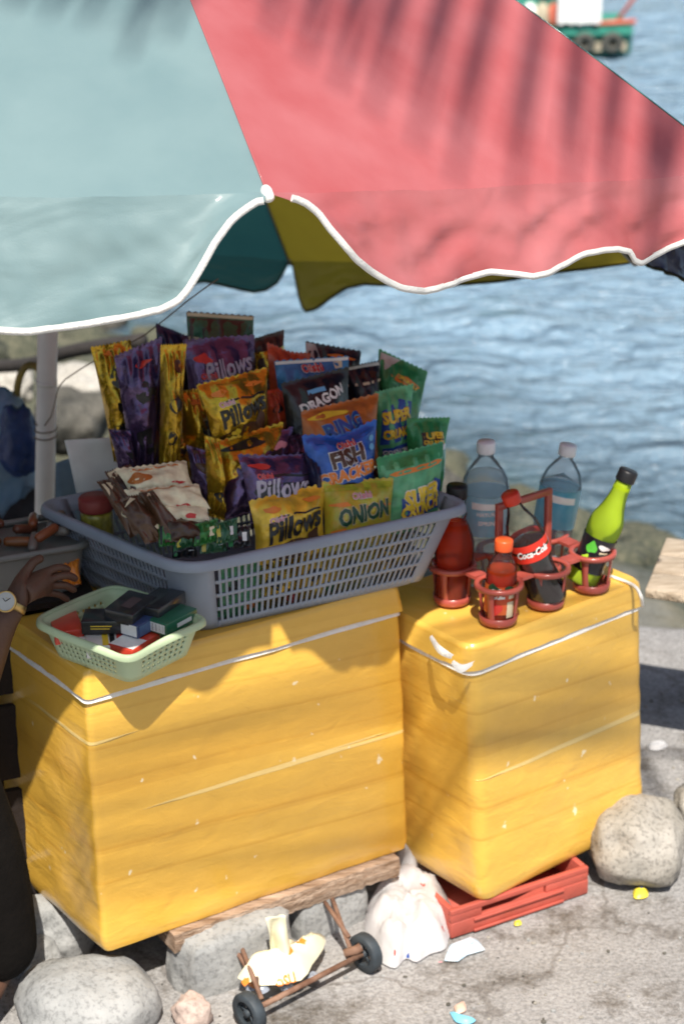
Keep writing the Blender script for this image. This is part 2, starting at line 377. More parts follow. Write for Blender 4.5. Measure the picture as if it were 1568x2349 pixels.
# ------------------------------------------------------------------ tape-wrapped foam boxes
def tape_mat(name, ang, a=(.81, .49, .08), b_=(.75, .42, .055)):
    m = bpy.data.materials.new(name); m.use_nodes = True; n = m.node_tree.nodes; l = m.node_tree.links; b = n['Principled BSDF']
    b.inputs['Roughness'].default_value = .34; b.inputs['Coat Weight'].default_value = .6; b.inputs['Coat Roughness'].default_value = .14
    tc = n.new('ShaderNodeTexCoord')
    def N(s, d, scale, dist=0):
        mp = n.new('ShaderNodeMapping'); mp.inputs['Scale'].default_value = scale; mp.inputs['Rotation'].default_value = (R(2.0), R(-2.5), 0); l.new(tc.outputs['Object'], mp.inputs[0])
        q = n.new('ShaderNodeTexNoise'); q.inputs['Scale'].default_value = s; q.inputs['Detail'].default_value = d; q.inputs['Distortion'].default_value = dist; l.new(mp.outputs[0], q.inputs[0]); return q
    def ramp(src, p, q, ca, cb):
        r = n.new('ShaderNodeValToRGB'); r.color_ramp.elements[0].position = p; r.color_ramp.elements[1].position = q; r.color_ramp.elements[0].color = (*ca, 1); r.color_ramp.elements[1].color = (*cb, 1); l.new(src, r.inputs[0]); return r
    def mx(t, f, A, B):
        x = n.new('ShaderNodeMix'); x.data_type = 'RGBA'; x.blend_type = t
        if isinstance(f, float): x.inputs[0].default_value = f
        else: l.new(f, x.inputs[0])
        l.new(A, x.inputs[6])
        if isinstance(B, tuple): x.inputs[7].default_value = (*B, 1)
        else: l.new(B, x.inputs[7])
        return x.outputs[2]
    bands = ramp(N(1, 2, (.6, .6, 4)).outputs[0], .36, .66, b_, a)
    sep = n.new('ShaderNodeSeparateXYZ'); mp2 = n.new('ShaderNodeMapping'); mp2.inputs['Rotation'].default_value = (R(1.5), R(-3), 0); l.new(tc.outputs['Object'], mp2.inputs[0]); l.new(mp2.outputs[0], sep.inputs[0])
    wob = N(1, 1, (1.5, 1.5, 3)); ma = n.new('ShaderNodeMath'); ma.operation = 'MULTIPLY_ADD'; ma.inputs[1].default_value = .018; l.new(wob.outputs[0], ma.inputs[0]); l.new(sep.outputs[2], ma.inputs[2])
    c = bands.outputs[0]
    for mult, off, dark, wd in ((15.0, 0, (.90, .84, .70), .12), (8.3, .4, (.93, .89, .80), .6)):
        mu = n.new('ShaderNodeMath'); mu.operation = 'MULTIPLY_ADD'; mu.inputs[1].default_value = mult; mu.inputs[2].default_value = off; l.new(ma.outputs[0], mu.inputs[0])
        fr = n.new('ShaderNodeMath'); fr.operation = 'FRACT'; l.new(mu.outputs[0], fr.inputs[0])
        fl = n.new('ShaderNodeMath'); fl.operation = 'FLOOR'; l.new(mu.outputs[0], fl.inputs[0]); wn = n.new('ShaderNodeTexWhiteNoise'); wn.noise_dimensions = '1D'; l.new(fl.outputs[0], wn.inputs['W'])
        rr_ = n.new('ShaderNodeValToRGB'); e_ = rr_.color_ramp.elements; e_[0].position = 0; e_[0].color = (*dark, 1); e_[1].position = wd; e_[1].color = (1, 1, 1, 1); q_ = e_.new(.05); q_.color = (*dark, 1); l.new(fr.outputs[0], rr_.inputs[0])
        c = mx('MULTIPLY', wn.outputs['Value'], c, rr_.outputs[0])
    fine = ramp(N(1, 2, (30, 30, 45), .1).outputs[0], .35, .65, (.965, .955, .93), (1, 1, 1)); c = mx('MULTIPLY', 1.0, c, fine.outputs[0])
    scr = ramp(N(1, 2, (1.0, 1.0, 60), .12).outputs[0], .68, .695, (0, 0, 0), (.55, .55, .55)); c = mx('MIX', scr.outputs[0], c, (.92, .74, .34))
    scuf = ramp(N(30, 3, (1, 1, .8)).outputs[0], .715, .745, (0, 0, 0), (.75, .75, .75)); c = mx('MIX', scuf.outputs[0], c, (.93, .84, .60))
    l.new(c, b.inputs['Base Color'])
    nb = N(1, 4, (9, 9, 60), .4); bp = n.new('ShaderNodeBump'); bp.inputs['Strength'].default_value = .6; bp.inputs['Distance'].default_value = .002; l.new(nb.outputs[0], bp.inputs['Height'])
    nb2 = N(14, 4, (1, 1, 1.6), .8); bp2 = n.new('ShaderNodeBump'); bp2.inputs['Strength'].default_value = .5; bp2.inputs['Distance'].default_value = .005; l.new(nb2.outputs[0], bp2.inputs['Height']); l.new(bp.outputs[0], bp2.inputs['Normal'])
    bp3 = n.new('ShaderNodeBump'); bp3.inputs['Strength'].default_value = .9; bp3.inputs['Distance'].default_value = .004; l.new(scr.outputs[0], bp3.inputs['Height']); l.new(bp2.outputs[0], bp3.inputs['Normal']); l.new(bp3.outputs[0], b.inputs['Normal'])
    return m
TAPE = tape_mat('amber_packing_tape', 0); TAPE2 = tape_mat('amber_packing_tape_worn', 0, a=(.82, .51, .095), b_=(.76, .44, .065))
FOAM = pm('white_foam', (.82, .80, .76), rough=.8, var=.08, vs=40, bump=.3, bs=120)
def round_poly(c, r, n=6):
    out = []; k = len(c)
    for i in range(k):
        p, a, b_ = c[i], c[i-1], c[(i+1) % k]; da = (a-p).normalized(); db = (b_-p).normalized()
        A = p+da*r; B = p+db*r
        for j in range(n+1):
            t = j/n; out.append(A*(1-t)**2+p*2*t*(1-t)+B*t*t)
        # straight subdivisions to next corner
        nxt = b_+(p-b_).normalized()*r
        for j in range(1, 14): out.append(B.lerp(nxt, j/14))
    return out
def loft(name, bot, zb, top, zt, r, mat, parent=None, rings=16, wob=.003, seed=0, bul=0, top_r=0.0, bot_r=0.0, jag=0):
    """rounded prism between two corner lists (Vector xy)"""
    mb = MB(); rows = []
    B = round_poly([Vector((p[0], p[1], 0)) for p in bot], r); T = round_poly([Vector((p[0], p[1], 0)) for p in top], r)
    cen = sum((p for p in B), Vector())/len(B)
    for i in range(rings+1):
        t = i/rings; z = zb+(zt-zb)*t; row = []
        ins = 0
        if top_r and zt-z < top_r: q = 1-(zt-z)/top_r; ins = top_r*(1-math.sqrt(max(0, 1-q*q)))*.8
        if bot_r and z-zb < bot_r: q = 1-(z-zb)/bot_r; ins = max(ins, bot_r*(1-math.sqrt(max(0, 1-q*q)))*.8)
        for a, b_ in zip(B, T):
            p = a.lerp(b_, t); d = (p-cen).normalized(); w_ = wob*nz((p.x, p.y, z*1.6), 14, seed)+wob*1.5*nz((p.x, p.y, z), 5, seed+1) + bul*math.sin(math.pi*t)
            zz = z + (jag*nz((p.x, p.y, 0), 30, seed) if i in (0,) else 0)
            row.append(Vector((p.x, p.y, zz))+d*(w_-ins))
        rows.append(row)
    mb.grid(rows, cu=True); n = len(B)
    for ring in (0, rings):
        c = sum(rows[ring], Vector())/n; rr = [[c.lerp(q, s) for q in rows[ring]] for s in (1, .66, .33, .02)]
        mb.grid(rr, cu=True)
    return mb.build(name, mat, parent)
def foam_box(label, nb, rb, nt, rt, dep, zb, zt, lt, tape, seed, r, vnb, part=True, side=None):
    t = empty('cooler_box'); tag(t, label, 'cooler box', 'tape wrapped foam cooler boxes')
    def quad(a, b_, d, o=0):
        a = Vector(a[:2]); b_ = Vector(b_[:2]); e = (b_-a).normalized(); s = side.normalized() if side else Vector((-e.y, e.x))
        a = a-e*o; b_ = b_+e*o; return [a-s*o, b_-s*o, b_+s*(d+o), a+s*(d+o)]
    loft('box_body', quad(nb, rb, dep), zb, quad(nt, rt, dep), zt, r, tape, t, rings=26, wob=.0035, seed=seed, bot_r=.010, top_r=.002)
    loft('foam_rim', quad(nt, rt, dep, .002), zt+.0005, quad(nt, rt, dep, -.001), zt+.0085, r, FOAM, t, rings=4, wob=.003, seed=seed+3)
    loft('lid', quad(nt, rt, dep, .005), zt+.0105, quad(nt, rt, dep, -.001), zt+lt, r, tape, t, rings=10, wob=.003, seed=seed+5, top_r=.008, jag=.004)
    return t
sideL = Vector((-.60, .80)); sideR = Vector((-.63, .777))
boxL = foam_box('wide tape wrapped yellow foam box carrying the snack baskets', (-.439, 3.028), (.123, 3.373), (-.439, 3.029), (.108, 3.371), .36, .125, .63, .06, TAPE, 1, .013, 0, side=sideL)
boxR = foam_box('narrower tape wrapped yellow foam box carrying the drinks carrier', tuple(Vector((.246, 3.117))*KR), tuple(Vector((.589, 3.392))*KR), tuple(Vector((.22, 3.106))*KR), tuple(Vector((.561, 3.384))*KR), .30, zr(.16), zr(.63), .06, TAPE2, 2, .03, 0, side=sideR)
def tape_flap(parent, pts, h=.012):
    mb = MB()
    for (a, wdt) in pts:
        P = smooth_poly(a, 5); n = len(P); mb.grid([[p+Vector((0, 0, -wdt*(.2+.8*math.sin(math.pi*(i+.5)/n)))) for i, p in enumerate(P)], [p+Vector((0, 0, .001)) for p in P], [p+Vector((.004, .004, .003)) for p in P]])
    o = mb.build('torn_foam_edge', FOAM, parent); return o
# torn white edges on the right box lid corner
def fr(px, py, z=None): return atr(px, py, z)
tape_flap(boxR, [([fr(985, 1462, z=.691), fr(1005, 1487, z=.690), fr(1035, 1508, z=.689)], .010), ([fr(1035, 1520, z=.672), fr(1055, 1530, z=.668), fr(1083, 1522, z=.672)], .012)])
mb = MB(); P = smooth_poly([fr(1400, 1322, z=.69), fr(1450, 1342, z=.691), fr(1468, 1366, z=.69), fr(1472, 1390, z=.66)], 6)
mb.tube(P, .0035, 6); mb.build('exposed_foam_edge', FOAM, boxR)
rebase(boxL); rebase(boxR)

# plank under the left box, crate under the right one
WOOD = pm('weathered_wood', (.20, .12, .07), rough=.85, c2=(.50, .37, .28), vs=9, stretch=(1.2, 5, 14), bump=.8, bs=30)
def plank(label, a, b_, wid, z0, z1, seed, mat, name='wooden_plank'):
    e = (b_-a).normalized(); s = Vector((-e.y, e.x)); rows = []; N = 46
    ring = []
    mbp = MB()
    for i in range(N+1):
        t = i/N; p = a.lerp(b_, t); j = .006*nz((t*30, seed, 0), 1)+.004*nz((t*90, seed, 2), 1); j2 = .004*nz((t*25, seed, 5), 1)
        p0 = p-s*j; p1 = p+s*wid
        rows.append([Vector((p0.x, p0.y, z0+j2)), Vector((p0.x-s.x*.004, p0.y-s.y*.004, (z0+z1)/2)), Vector((p0.x, p0.y, z1)), Vector((p1.x, p1.y, z1)), Vector((p1.x, p1.y, z0))])
    mbp.grid(rows, cu=True); k = 5
    mbp.f.append([0, 1, 2, 3, 4]); mbp.m.append(0); mbp.f.append([N*k+q for q in range(5)]); mbp.m.append(0)
    o = mbp.build(name, mat, smooth=False); return tag(o, label, 'plank')
a = at(400, 2165, z=.105).xy; b_ = at(915, 1985, z=.105).xy
pl = plank('splintered wooden board under the left yellow box', a, b_, .26, .083, .1225, 3, WOOD); rebase(pl)
REDP = pm('faded_red_plastic', (.42, .085, .06), rough=.55, var=.2, vs=12, bump=.15)
def crate():
    t = empty('plastic_crate'); tag(t, 'faded red plastic crate lying under the right yellow box', 'crate')
    A = at(1034, 2157, z=0).xy; B = at(1347, 2052, z=0).xy; e = (B-A).normalized(); s = Vector((-e.y, e.x)); L = (B-A).length; D = .26; Hh = .064
    M = Matrix(((e.x, s.x, 0), (e.y, s.y, 0), (0, 0, 1)))
    def P(x, y, z): return Vector((A.x+e.x*x+s.x*y, A.y+e.y*x+s.y*y, z))
    def bx(mb, x0, x1, y0, y1, z0, z1): mb.box(P((x0+x1)/2, (y0+y1)/2, (z0+z1)/2), (x1-x0, y1-y0, z1-z0), M)
    for nm, y0 in (('front_panel', 0), ('back_panel', D-.012)):
        mb = MB(); bx(mb, 0, L, y0, y0+.012, .003, .035); bx(mb, 0, L, y0+.0005, y0+.0115, Hh-.012, Hh); bx(mb, 0, .07, y0+.001, y0+.011, .035, Hh-.012); bx(mb, L-.10, L, y0+.001, y0+.011, .035, Hh-.012)
        bx(mb, .05, L-.06, y0-.005, y0, .028, .034); bx(mb, .05, L-.06, y0-.005, y0, .004, .010)
        pass
        bevel(mb.build(nm, REDP, t), .0015)
    for nm, x0 in (('side_panel', 0), ('side_panel', L-.012)):
        mb = MB(); bx(mb, x0, x0+.012, .0125, D-.0125, .003, Hh)
        bevel(mb.build(nm, REDP, t), .0015)
    mb = MB(); bx(mb, .0125, L-.0125, .0125, D-.0125, .004, .010)
    mb.build('base', REDP, t)
    return rebase(t)
crate()

# ------------------------------------------------------------------ perforated baskets
def basket(name, label, A, e, L, D, z0, H, flare, rc, mat, slots, rimw, group=None, th=.003, wave=0, s=None):
    """A: near-left base corner (xy) e: long direction; slots: (cols_long, rows, cols_short, hole width ratio, hole height ratio, margin)"""
    t = empty(name); s = s or Vector((-e.y, e.x)); det = e.x*s.y-e.y*s.x
    nl, nr, ns, hw, hh, mg, z_lo, z_hi = slots
    # perimeter polyline with per-cell tags
    def side(p0, p1, n, outn):
        """param list along one straight side between rounded corners"""
        d = (p1-p0); ln = d.length; u = d.normalized(); xs = [rc]; tags = []
        m0 = rc+mg; m1 = ln-rc-mg; xs.append(m0); tags.append(0); cw = (m1-m0)/n
        for i in range(n):
            xs.append(m0+cw*i+cw*hw); tags.append(1); xs.append(m0+cw*(i+1)); tags.append(0)
        xs.append(ln-rc); tags.append(0)
        return [p0+u*x for x in xs], tags
    C4 = [A, A+e*L, A+e*L+s*D, A+s*D]; per = []; tg = []
    for i in range(4):
        p0, p1 = C4[i], C4[(i+1) % 4]; pts, tags = side(p0, p1, nl if i % 2 == 0 else ns, None)
        for p, q in zip(pts, tags+[None]):
            per.append(p); tg.append(q if q is not None else 2)
        # corner arc to next side
        p2 = C4[(i+2) % 4]; B = p1+(p2-p1).normalized()*rc; a_ = pts[-1]
        for j in range(1, 6):
            u = j/6; per.append(a_*(1-u)**2+p1*2*u*(1-u)+B*u*u); tg.append(2)
    cen = A+e*(L/2)+s*(D/2)
    zs = [0, z_lo]; zt = [0]; ch = (z_hi-z_lo)/nr
    for i in range(nr):
        zs.append(z_lo+ch*i+ch*hh); zt.append(1); zs.append(z_lo+ch*(i+1)); zt.append(0)
    zs.append(H); zt.append(0)
    def out(p):  # direction of flare: box-like offset
        d = p-cen; x = (d.x*s.y-d.y*s.x)/det/(L/2); y = (e.x*d.y-e.y*d.x)/det/(D/2); return e*x+s*y
    rows = []
    for z in zs:
        k = flare*(z/H)
        rows.append([Vector(((p+out(p)*k).x, (p+out(p)*k).y, z0+z+(wave*nz((p.x, p.y, 0), 9)*(z/H) if wave else 0))) for p in per])
    n = len(per); vs = [p for r_ in rows for p in r_]; fs = []
    for i in range(len(zs)-1):
        for j in range(n):
            if zt[i] == 1 and tg[j] == 1: continue
            a_ = i*n+j; b2 = i*n+(j+1) % n; fs.append((a_, b2, b2+n, a_+n))
    # base sheet
    base = len(vs); vs.append(Vector((cen.x, cen.y, z0+.001)));
    for j in range(n): fs.append((j, (j+1) % n, base))
    o = mk('basket_wall', vs, fs, mat, t, smooth=True); so_ = o.modifiers.new('solidify', 'SOLIDIFY'); so_.thickness = th; so_.offset = 0
    # rim: rolled lip
    mb = MB(); top = rows[-1]; prof = [(0, -.004), (.3, -.002), (.6, 0.0), (.9, -.003), (1, -.012), (1, -.017)]
    rr = []
    for (q, dz) in prof:
        rr.append([p+Vector((out(per[j]).x, out(per[j]).y, 0)).normalized()*rimw*q+Vector((0, 0, .003+dz*rimw/.016)) for j, p in enumerate(top)])
    mb.grid(rr, cu=True); ro = mb.build('rim', mat, t); so_ = ro.modifiers.new('solidify', 'SOLIDIFY'); so_.thickness = th; so_.offset = 0; sub(ro, 1)
    tag(t, label, 'basket', group); return rebase(t)
GREYP = pm('grey_blue_plastic', (.26, .295, .36), rough=.42, var=.10, vs=10, spec=.5, bump=.05, bs=150)
MINT = pm('mint_green_plastic', (.56, .68, .44), rough=.4, var=.07, vs=10, translucent=.15, bump=.05, bs=150)
ba = Vector((-.262, 3.175)); bb = Vector((.165, 3.397)); be = (bb-ba).normalized()
bp0 = ba
basket('snack_basket', 'large grey slotted plastic basket packed with snack bags', ba, be, (bb-ba).length, .33, .6925, .150, .042, .045, GREYP, (36, 4, 26, .62, .80, .0, .014, .132), .017, th=.0035, s=Vector((-.70, .714)))
ga = at(300, 1568, z=.692).xy; gb = at(432, 1500, z=.692).xy; ge = (gb-ga).normalized()
gs = (at(85, 1512, z=.692).xy-ga); gL = (gb-ga).length
basket('tray_basket', 'small mint green basket holding cigarette packs', ga, ge, gL+.008, gs.length*.93, .6925, .062, .018, .022, MINT, (8, 4, 13, .45, .50, .004, .012, .052), .011, th=.0025, wave=.01)

# ------------------------------------------------------------------ snack bags
BCAT = 'snack bag'
def make_bag(label, quad, Y, yaw, lean, mat, depth=.034, seal=None, prints=(), texts=(), seed=0, name='snack_bag', cat=BCAT, sealw=.06, group='snack bags in the grey basket', dip=0, crush=1.3, label_parts=None):
    """quad: TL,TR,BR,BL pixels"""
    if group == 'snack bags in the grey basket': Y += .075
    h = Vector((math.cos(R(yaw)), math.sin(R(yaw)), 0)); bk = Vector((-math.sin(R(yaw)), math.cos(R(yaw)), 0)); v = Vector((0, 0, 1))*math.cos(R(lean))+bk*math.sin(R(lean)); n = h.cross(v).normalized()
    p0 = at(sum(q[0] for q in quad)/4, sum(q[1] for q in quad)/4, Y=Y)
    TL, TR, BR, BL = [onplane(x, y, p0, n) for x, y in quad]
    Wd = ((TR-TL).length+(BR-BL).length)/2; Hd = ((TL-BL).length+(TR-BR).length)/2
    def hgt(u, v_):
        a = max(0, math.sin(math.pi*min(1, max(0, u)))); vv = (v_-sealw)/(1-2*sealw); b2 = max(0, math.sin(math.pi*min(1, max(0, vv))))
        return (a**.6)*(b2**.55)
    def base(u, v_):
        pin = .05*math.sin(math.pi*v_); u2 = u+(0.5-u)*pin*2*.6
        p = BL.lerp(BR, u2).lerp(TL.lerp(TR, u2), v_)
        p = p - v*(dip*Hd*(math.sin(math.pi*u)**2)*v_**3)
        return p
    def wr(u, v_):
        x = u*Wd*60; y = v_*Hd*60
        g_ = hgt(u, v_); c = crush
        edge = 1-min(1, min(abs(v_-sealw), abs(1-sealw-v_))/.28)
        r1 = noise.noise(Vector((x*.45, y*.4, seed*3.3))); r2 = 1-abs(noise.noise(Vector((x*.8+seed, y*.7, seed*5.1))))*2
        return c*(.0065*r1*(.3+.7*g_)+.0035*(r2-.5)*(.3+g_*.7)+.0035*edge*math.sin(u*26+seed+3*r1)*min(1, g_*3))
    def S(u, v_, side=1):
        d = depth*hgt(u, v_)+wr(u, v_)*(1 if side > 0 else .6)
        q = base(u, v_)
        q = q + n*(.006*noise.noise(Vector((u*3+seed, v_*2, 1))))   # whole bag bends
        return q+n*(d if side > 0 else -depth*.7*hgt(u, v_)-.0006)
    NU, NV = 22, 26; mb = MB(); vsn = [i/NV for i in range(NV+1)]
    fr_ = [[S(i/NU, j) for i in range(NU+1)] for j in vsn]; bkk = [[S(i/NU, j, -1) for i in range(NU+1)] for j in vsn]
    for r_ in (0, NV):
        for i in range(NU+1):
            z = (.0022 if i % 2 else -.0010)
            for G in (fr_, bkk): G[r_][i] = G[r_][i]+v*z
    mb.grid(fr_); mb.grid(bkk)
    # close the sides
    for i in (0, NU): mb.grid([[fr_[j][i] for j in range(NV+1)], [bkk[j][i] for j in range(NV+1)]])
    for j in (0, NV): mb.grid([fr_[j], bkk[j]])
    mats = [mat]; pmats = []
    def SM(x, y):
        u = x/Wd+.5; v_ = y/Hd+.5; u = min(.995, max(.005, u)); v_ = min(.995, max(.005, v_)); p = S(u, v_)
        a_ = S(min(1, u+.02), v_)-S(max(0, u-.02), v_); b2 = S(u, min(1, v_+.02))-S(u, max(0, v_-.02)); nn = a_.cross(b2)
        nn = nn.normalized() if nn.length > 1e-9 else n
        if nn.dot(n) < 0: nn = -nn
        return p, nn
    root = mb.build(name, mats); tag(root, label, cat, group)
    if seal:
        s_ = MB()
        for (lo, hi) in ((1-sealw*1.3, .999), (.001, sealw*1.3)):
            s_.grid([[SM((i/20-.5)*Wd*.995, (lo+(hi-lo)*k/2-.5)*Hd)[0]+n*.0011 for i in range(21)] for k in range(3)])
        s_.build('seal_strip', seal, root)
    if prints:
        pb = MB(); ms = []
        for k, (pts, m_) in enumerate(prints):
            if m_ not in ms: ms.append(m_)
            place_poly(pb, SM, [((x-.5)*Wd, (y-.5)*Hd) for x, y in pts], ms.index(m_), eps=.0008+.0002*k)
        pb.build('printed_artwork', ms, root)
    if texts:
        tb = MB(); ms = []
        for k, tx in enumerate(texts):
            st, u, v_, wf, rot, mt, ol = tx[:7]; o = tx[7] if len(tx) > 7 else {}
            for (mm, bo, ep) in (((ol, o.get('ob', .10), .0019+.0002*k),) if ol else ())+((mt, o.get('b', .03), .0028+.0002*k),):
                if mm not in ms: ms.append(mm)
                place_text(tb, SM, st, ((u-.5)*Wd, (v_-.5)*Hd), wf*Wd, rot, ms.index(mm), bold=bo, shear=o.get('sh', 0), eps=ep, hscale=o.get('hs', 1), arc=o.get('arc', 0))
        tb.build('lettering', ms, root)
    return rebase(root)
YW = 27
def pill(label, quad, Y, gold=True, seed=0, tx=True, yaw=YW, lean=14, rot=0, dip=0.0, bottom=True, depth=.03, main=None, tu=.5, tv=.48, tw=.74):
    pr_ = []; T = []
    if gold:
        pr_ += [(blob(.5, .14, .36, .15, seed, j=.15), iBr), (blob(.22, .80, .10, .05, seed+1), iO), (blob(.75, .83, .13, .035, seed+2), iO)]
        pr_ += [([(.22, .66), (.3, .69), (.5, .70), (.62, .67), (.78, .70), (.88, .69), (.88, .665), (.78, .675), (.62, .645), (.5, .675), (.3, .665), (.24, .64)], iK)]
        if bottom: pr_ += [(blob(.78, .28, .10, .13, seed+5), iBr), (blob(.34, .2, .07, .05, seed+7), iY)]
        T = [('Oishi', .27, .64, .2, 8, iP, iW, {'b': .02, 'ob': .07}), ('Pillows', tu, tv, tw, rot, iK, None, {'b': .035, 'sh': .25, 'hs': 1.35})]
    else:
        pr_ += [(blob(.5, .16, .34, .15, seed, j=.15), iK), (blob(.22, .84, .12, .04, seed+1), iR), ([(.2, .70), (.5, .74), (.8, .71), (.92, .72), (.92, .70), (.8, .68), (.5, .705), (.22, .67)], iK), (blob(.5, .49, .42, .12, seed+4, j=.06), iK)]
        T = [('Oishi', .25, .70, .2, 6, iR, iP, {'b': .02, 'ob': .07}), ('Pillows', tu, tv, tw, rot, iS, None, {'b': .02, 'sh': .25, 'hs': 1.35})]
    return make_bag(label, quad, Y, yaw, lean, main or (GOLD if gold else PURP), depth=depth, seal=None, prints=pr_, texts=T if tx else T[:1], seed=seed, dip=dip)
# back row
make_bag('green and white topped snack bag standing highest at the back', [(427, 715), (582, 725), (590, 1000), (430, 1000)], 3.62, YW-18, 8, BRN, prints=[([(.01, .80), (.99, .80), (.99, .99), (.01, .99)], DGRN), ([(.01, .77), (.99, .77), (.99, .81), (.01, .81)], iC), ([(.01, .968), (.99, .968), (.99, .998), (.01, .998)], iC), (blob(.5, .74, .3, .03, 2), iO)], seed=1)
make_bag('dark navy bag tip poking up left of the tall green one', [(357, 742), (432, 772), (440, 1000), (365, 1000)], 3.58, YW, 10, NAVY, seed=2, dip=.0)
make_bag('brown and gold bag at the back beside the orange one', [(578, 778), (652, 757), (650, 1000), (590, 1000)], 3.60, YW, 8, BRN, seal=BRN, prints=[([(.02, .60), (.98, .60), (.98, .86), (.02, .86)], GOLD), (blob(.45, .5, .3, .1, 4), iBr), (blob(.5, .68, .25, .05, 5), iC)], seed=3)
make_bag('plain red orange bag with a curling top edge', [(612, 786), (712, 812), (700, 1040), (622, 1040)], 3.545, YW, 12, BRED, prints=[([(.1, .0), (.9, .0), (.8, .45), (.3, .5)], GOLD)], seed=4, dip=.03)
make_bag('black and grey bag with gold lettering behind the blue one', [(700, 783), (828, 806), (810, 1020), (700, 1010)], 3.62, YW-12, 14, BLK, prints=[([(.0, .80), (.25, .85), (.18, .99), (.0, .99)], SILV), (blob(.62, .90, .22, .022, 4), iO)], seed=5)
make_bag('dark olive bag with a pale stripe beside the black one', [(790, 842), (870, 828), (872, 1030), (800, 1030)], 3.56, YW, 12, BLK, prints=[([(.02, .76), (.98, .78), (.98, .81), (.02, .79)], iC), ([(.02, .955), (.98, .955), (.98, .99), (.02, .99)], SILV), (blob(.55, .87, .3, .04, 6), iBr)], seed=6)
make_bag('tall green bag with a folded grey corner at the back right', [(868, 800), (980, 853), (945, 1070), (850, 1045)], 3.60, YW-18, 16, GRN, prints=[([(.0, .80), (.05, .98), (.45, .99), (.15, .84)], SILV), (blob(.55, .80, .26, .045, 7), iO), (blob(.55, .74, .22, .03, 8), LGRN)], texts=[('CRUNCH', .58, .80, .44, -14, iY, iB, {'b': .05, 'ob': .075})], seed=7)
# left column of tall bags
make_bag('tall gold bag at the far left of the grey basket', [(208, 797), (300, 780), (335, 1075), (262, 1060)], 3.42, YW-10, 10, GOLD, prints=[(blob(.55, .74, .22, .09, 3), iK), (blob(.35, .30, .2, .06, 5), iK), (blob(.5, .93, .2, .03, 1), iO), (blob(.72, .15, .12, .09, 8), iK), (blob(.45, .5, .12, .04, 9), iK)], seed=8, crush=2.1)
make_bag('tall dark purple bag in front of the far left gold bag', [(262, 818), (372, 772), (368, 1110), (300, 1080)], 3.37, YW-8, 10, PURP, prints=[(blob(.55, .66, .2, .08, 3), iK), (blob(.5, .30, .25, .1, 5), iK), (blob(.55, .87, .17, .025, 2), iR)], seed=9, crush=2.2, depth=.034)
make_bag('slim gold bag wedged between the two tall purple bags', [(368, 792), (428, 790), (408, 1120), (365, 1110)], 3.34, YW-5, 8, GOLD, prints=[(blob(.5, .60, .25, .06, 3), iK), (blob(.55, .86, .2, .04, 5), iBr), (blob(.4, .35, .2, .05, 6), iK)], seed=10, crush=2.2)
pill('purple bag with silver lettering under the tall green topped bag', [(420, 780), (583, 768), (600, 1060), (440, 1060)], 3.50, False, 11, rot=12, tv=.76, tu=.56, tw=.68, lean=12)
make_bag('small crumpled purple bag low at the left end', [(250, 985), (300, 990), (318, 1095), (275, 1085)], 3.33, YW, 14, PURP, prints=[(blob(.5, .5, .2, .1, 5), iK)], seed=12, crush=1.6)
make_bag('gold bag corner half hidden behind the big gold lettered bag', [(410, 898), (470, 890), (490, 1090), (425, 1090)], 3.40, YW, 10, GOLD, prints=[(blob(.7, .55, .2, .1, 5), iK), (blob(.5, .86, .25, .03, 6), iO)], seed=13, crush=1.5)
pill('gold bag with black lettering in the centre of the pile', [(450, 884), (612, 843), (622, 1000), (492, 1030)], 3.36, True, 14, rot=14, lean=16, depth=.036)
make_bag('gold bag end showing under the central gold bag', [(480, 1018), (650, 968), (650, 1130), (500, 1180)], 3.31, YW, 20, GOLD, prints=[(blob(.4, .85, .3, .06, 5), iK), (blob(.6, .5, .25, .1, 6), iBr)], seed=15)
make_bag('narrow twisted gold bag hanging between the purple bags', [(468, 1000), (505, 1008), (515, 1195), (478, 1185)], 3.25, YW, 8, GOLD, prints=[(blob(.5, .3, .3, .06, 5), iK)], seed=16, crush=1.8)
make_bag('dark purple bag with a silver fold left of centre', [(428, 1022), (490, 1040), (500, 1190), (445, 1150)], 3.28, YW-10, 14, PURP, prints=[(blob(.4, .7, .25, .08, 5), iBr), (blob(.6, .25, .15, .04, 6), iS)], seed=17, crush=1.6)
# middle row
make_bag('blue bag with a white top edge behind the black one', [(628, 829), (800, 817), (800, 1060), (650, 1060)], 3.50, YW-8, 10, SKYB, seal=None, prints=[([(.01, .965), (.99, .965), (.99, .995), (.01, .995)], iW), ([(.78, .90), (.90, .905), (.90, .965), (.78, .96)], iC), ([(.01, .35), (.3, .35), (.3, .41), (.01, .41)], iY)], texts=[('Oishi', .48, .91, .28, 3, iR, iW, {'b': .03, 'ob': .07})], seed=18)
make_bag('black bag with white block lettering in the middle row', [(645, 880), (800, 842), (812, 1040), (660, 1060)], 3.44, YW, 14, BLK, prints=[([(.30, .80), (.56, .81), (.56, .86), (.30, .85)], iSk)], texts=[('DRAGON', .50, .71, .66, 16, iW, None, {'b': .045, 'hs': 1.1}), ('SIP', .52, .53, .30, 14, iW, None, {'b': .04})], seed=19)
make_bag('green snack bag with an orange chip logo at the right back', [(858, 900), (948, 880), (935, 1095), (862, 1100)], 3.47, YW-8, 12, LGRN, prints=[([(.05, .40), (.95, .46), (.95, .82), (.6, .88), (.12, .78)], iB), ([(.1, .24), (.95, .30), (.95, .42), (.1, .36)], iB)], texts=[('SUPER', .50, .70, .72, 5, iY, iR, {'b': .05, 'ob': .065, 'hs': 1.6}), ('CRUNCH', .52, .52, .78, 5, iY, iR, {'b': .05, 'ob': .065, 'hs': 1.6}), ('CORNCHIPS', .53, .33, .82, 5, iW, None, {'b': .04})], seed=20)
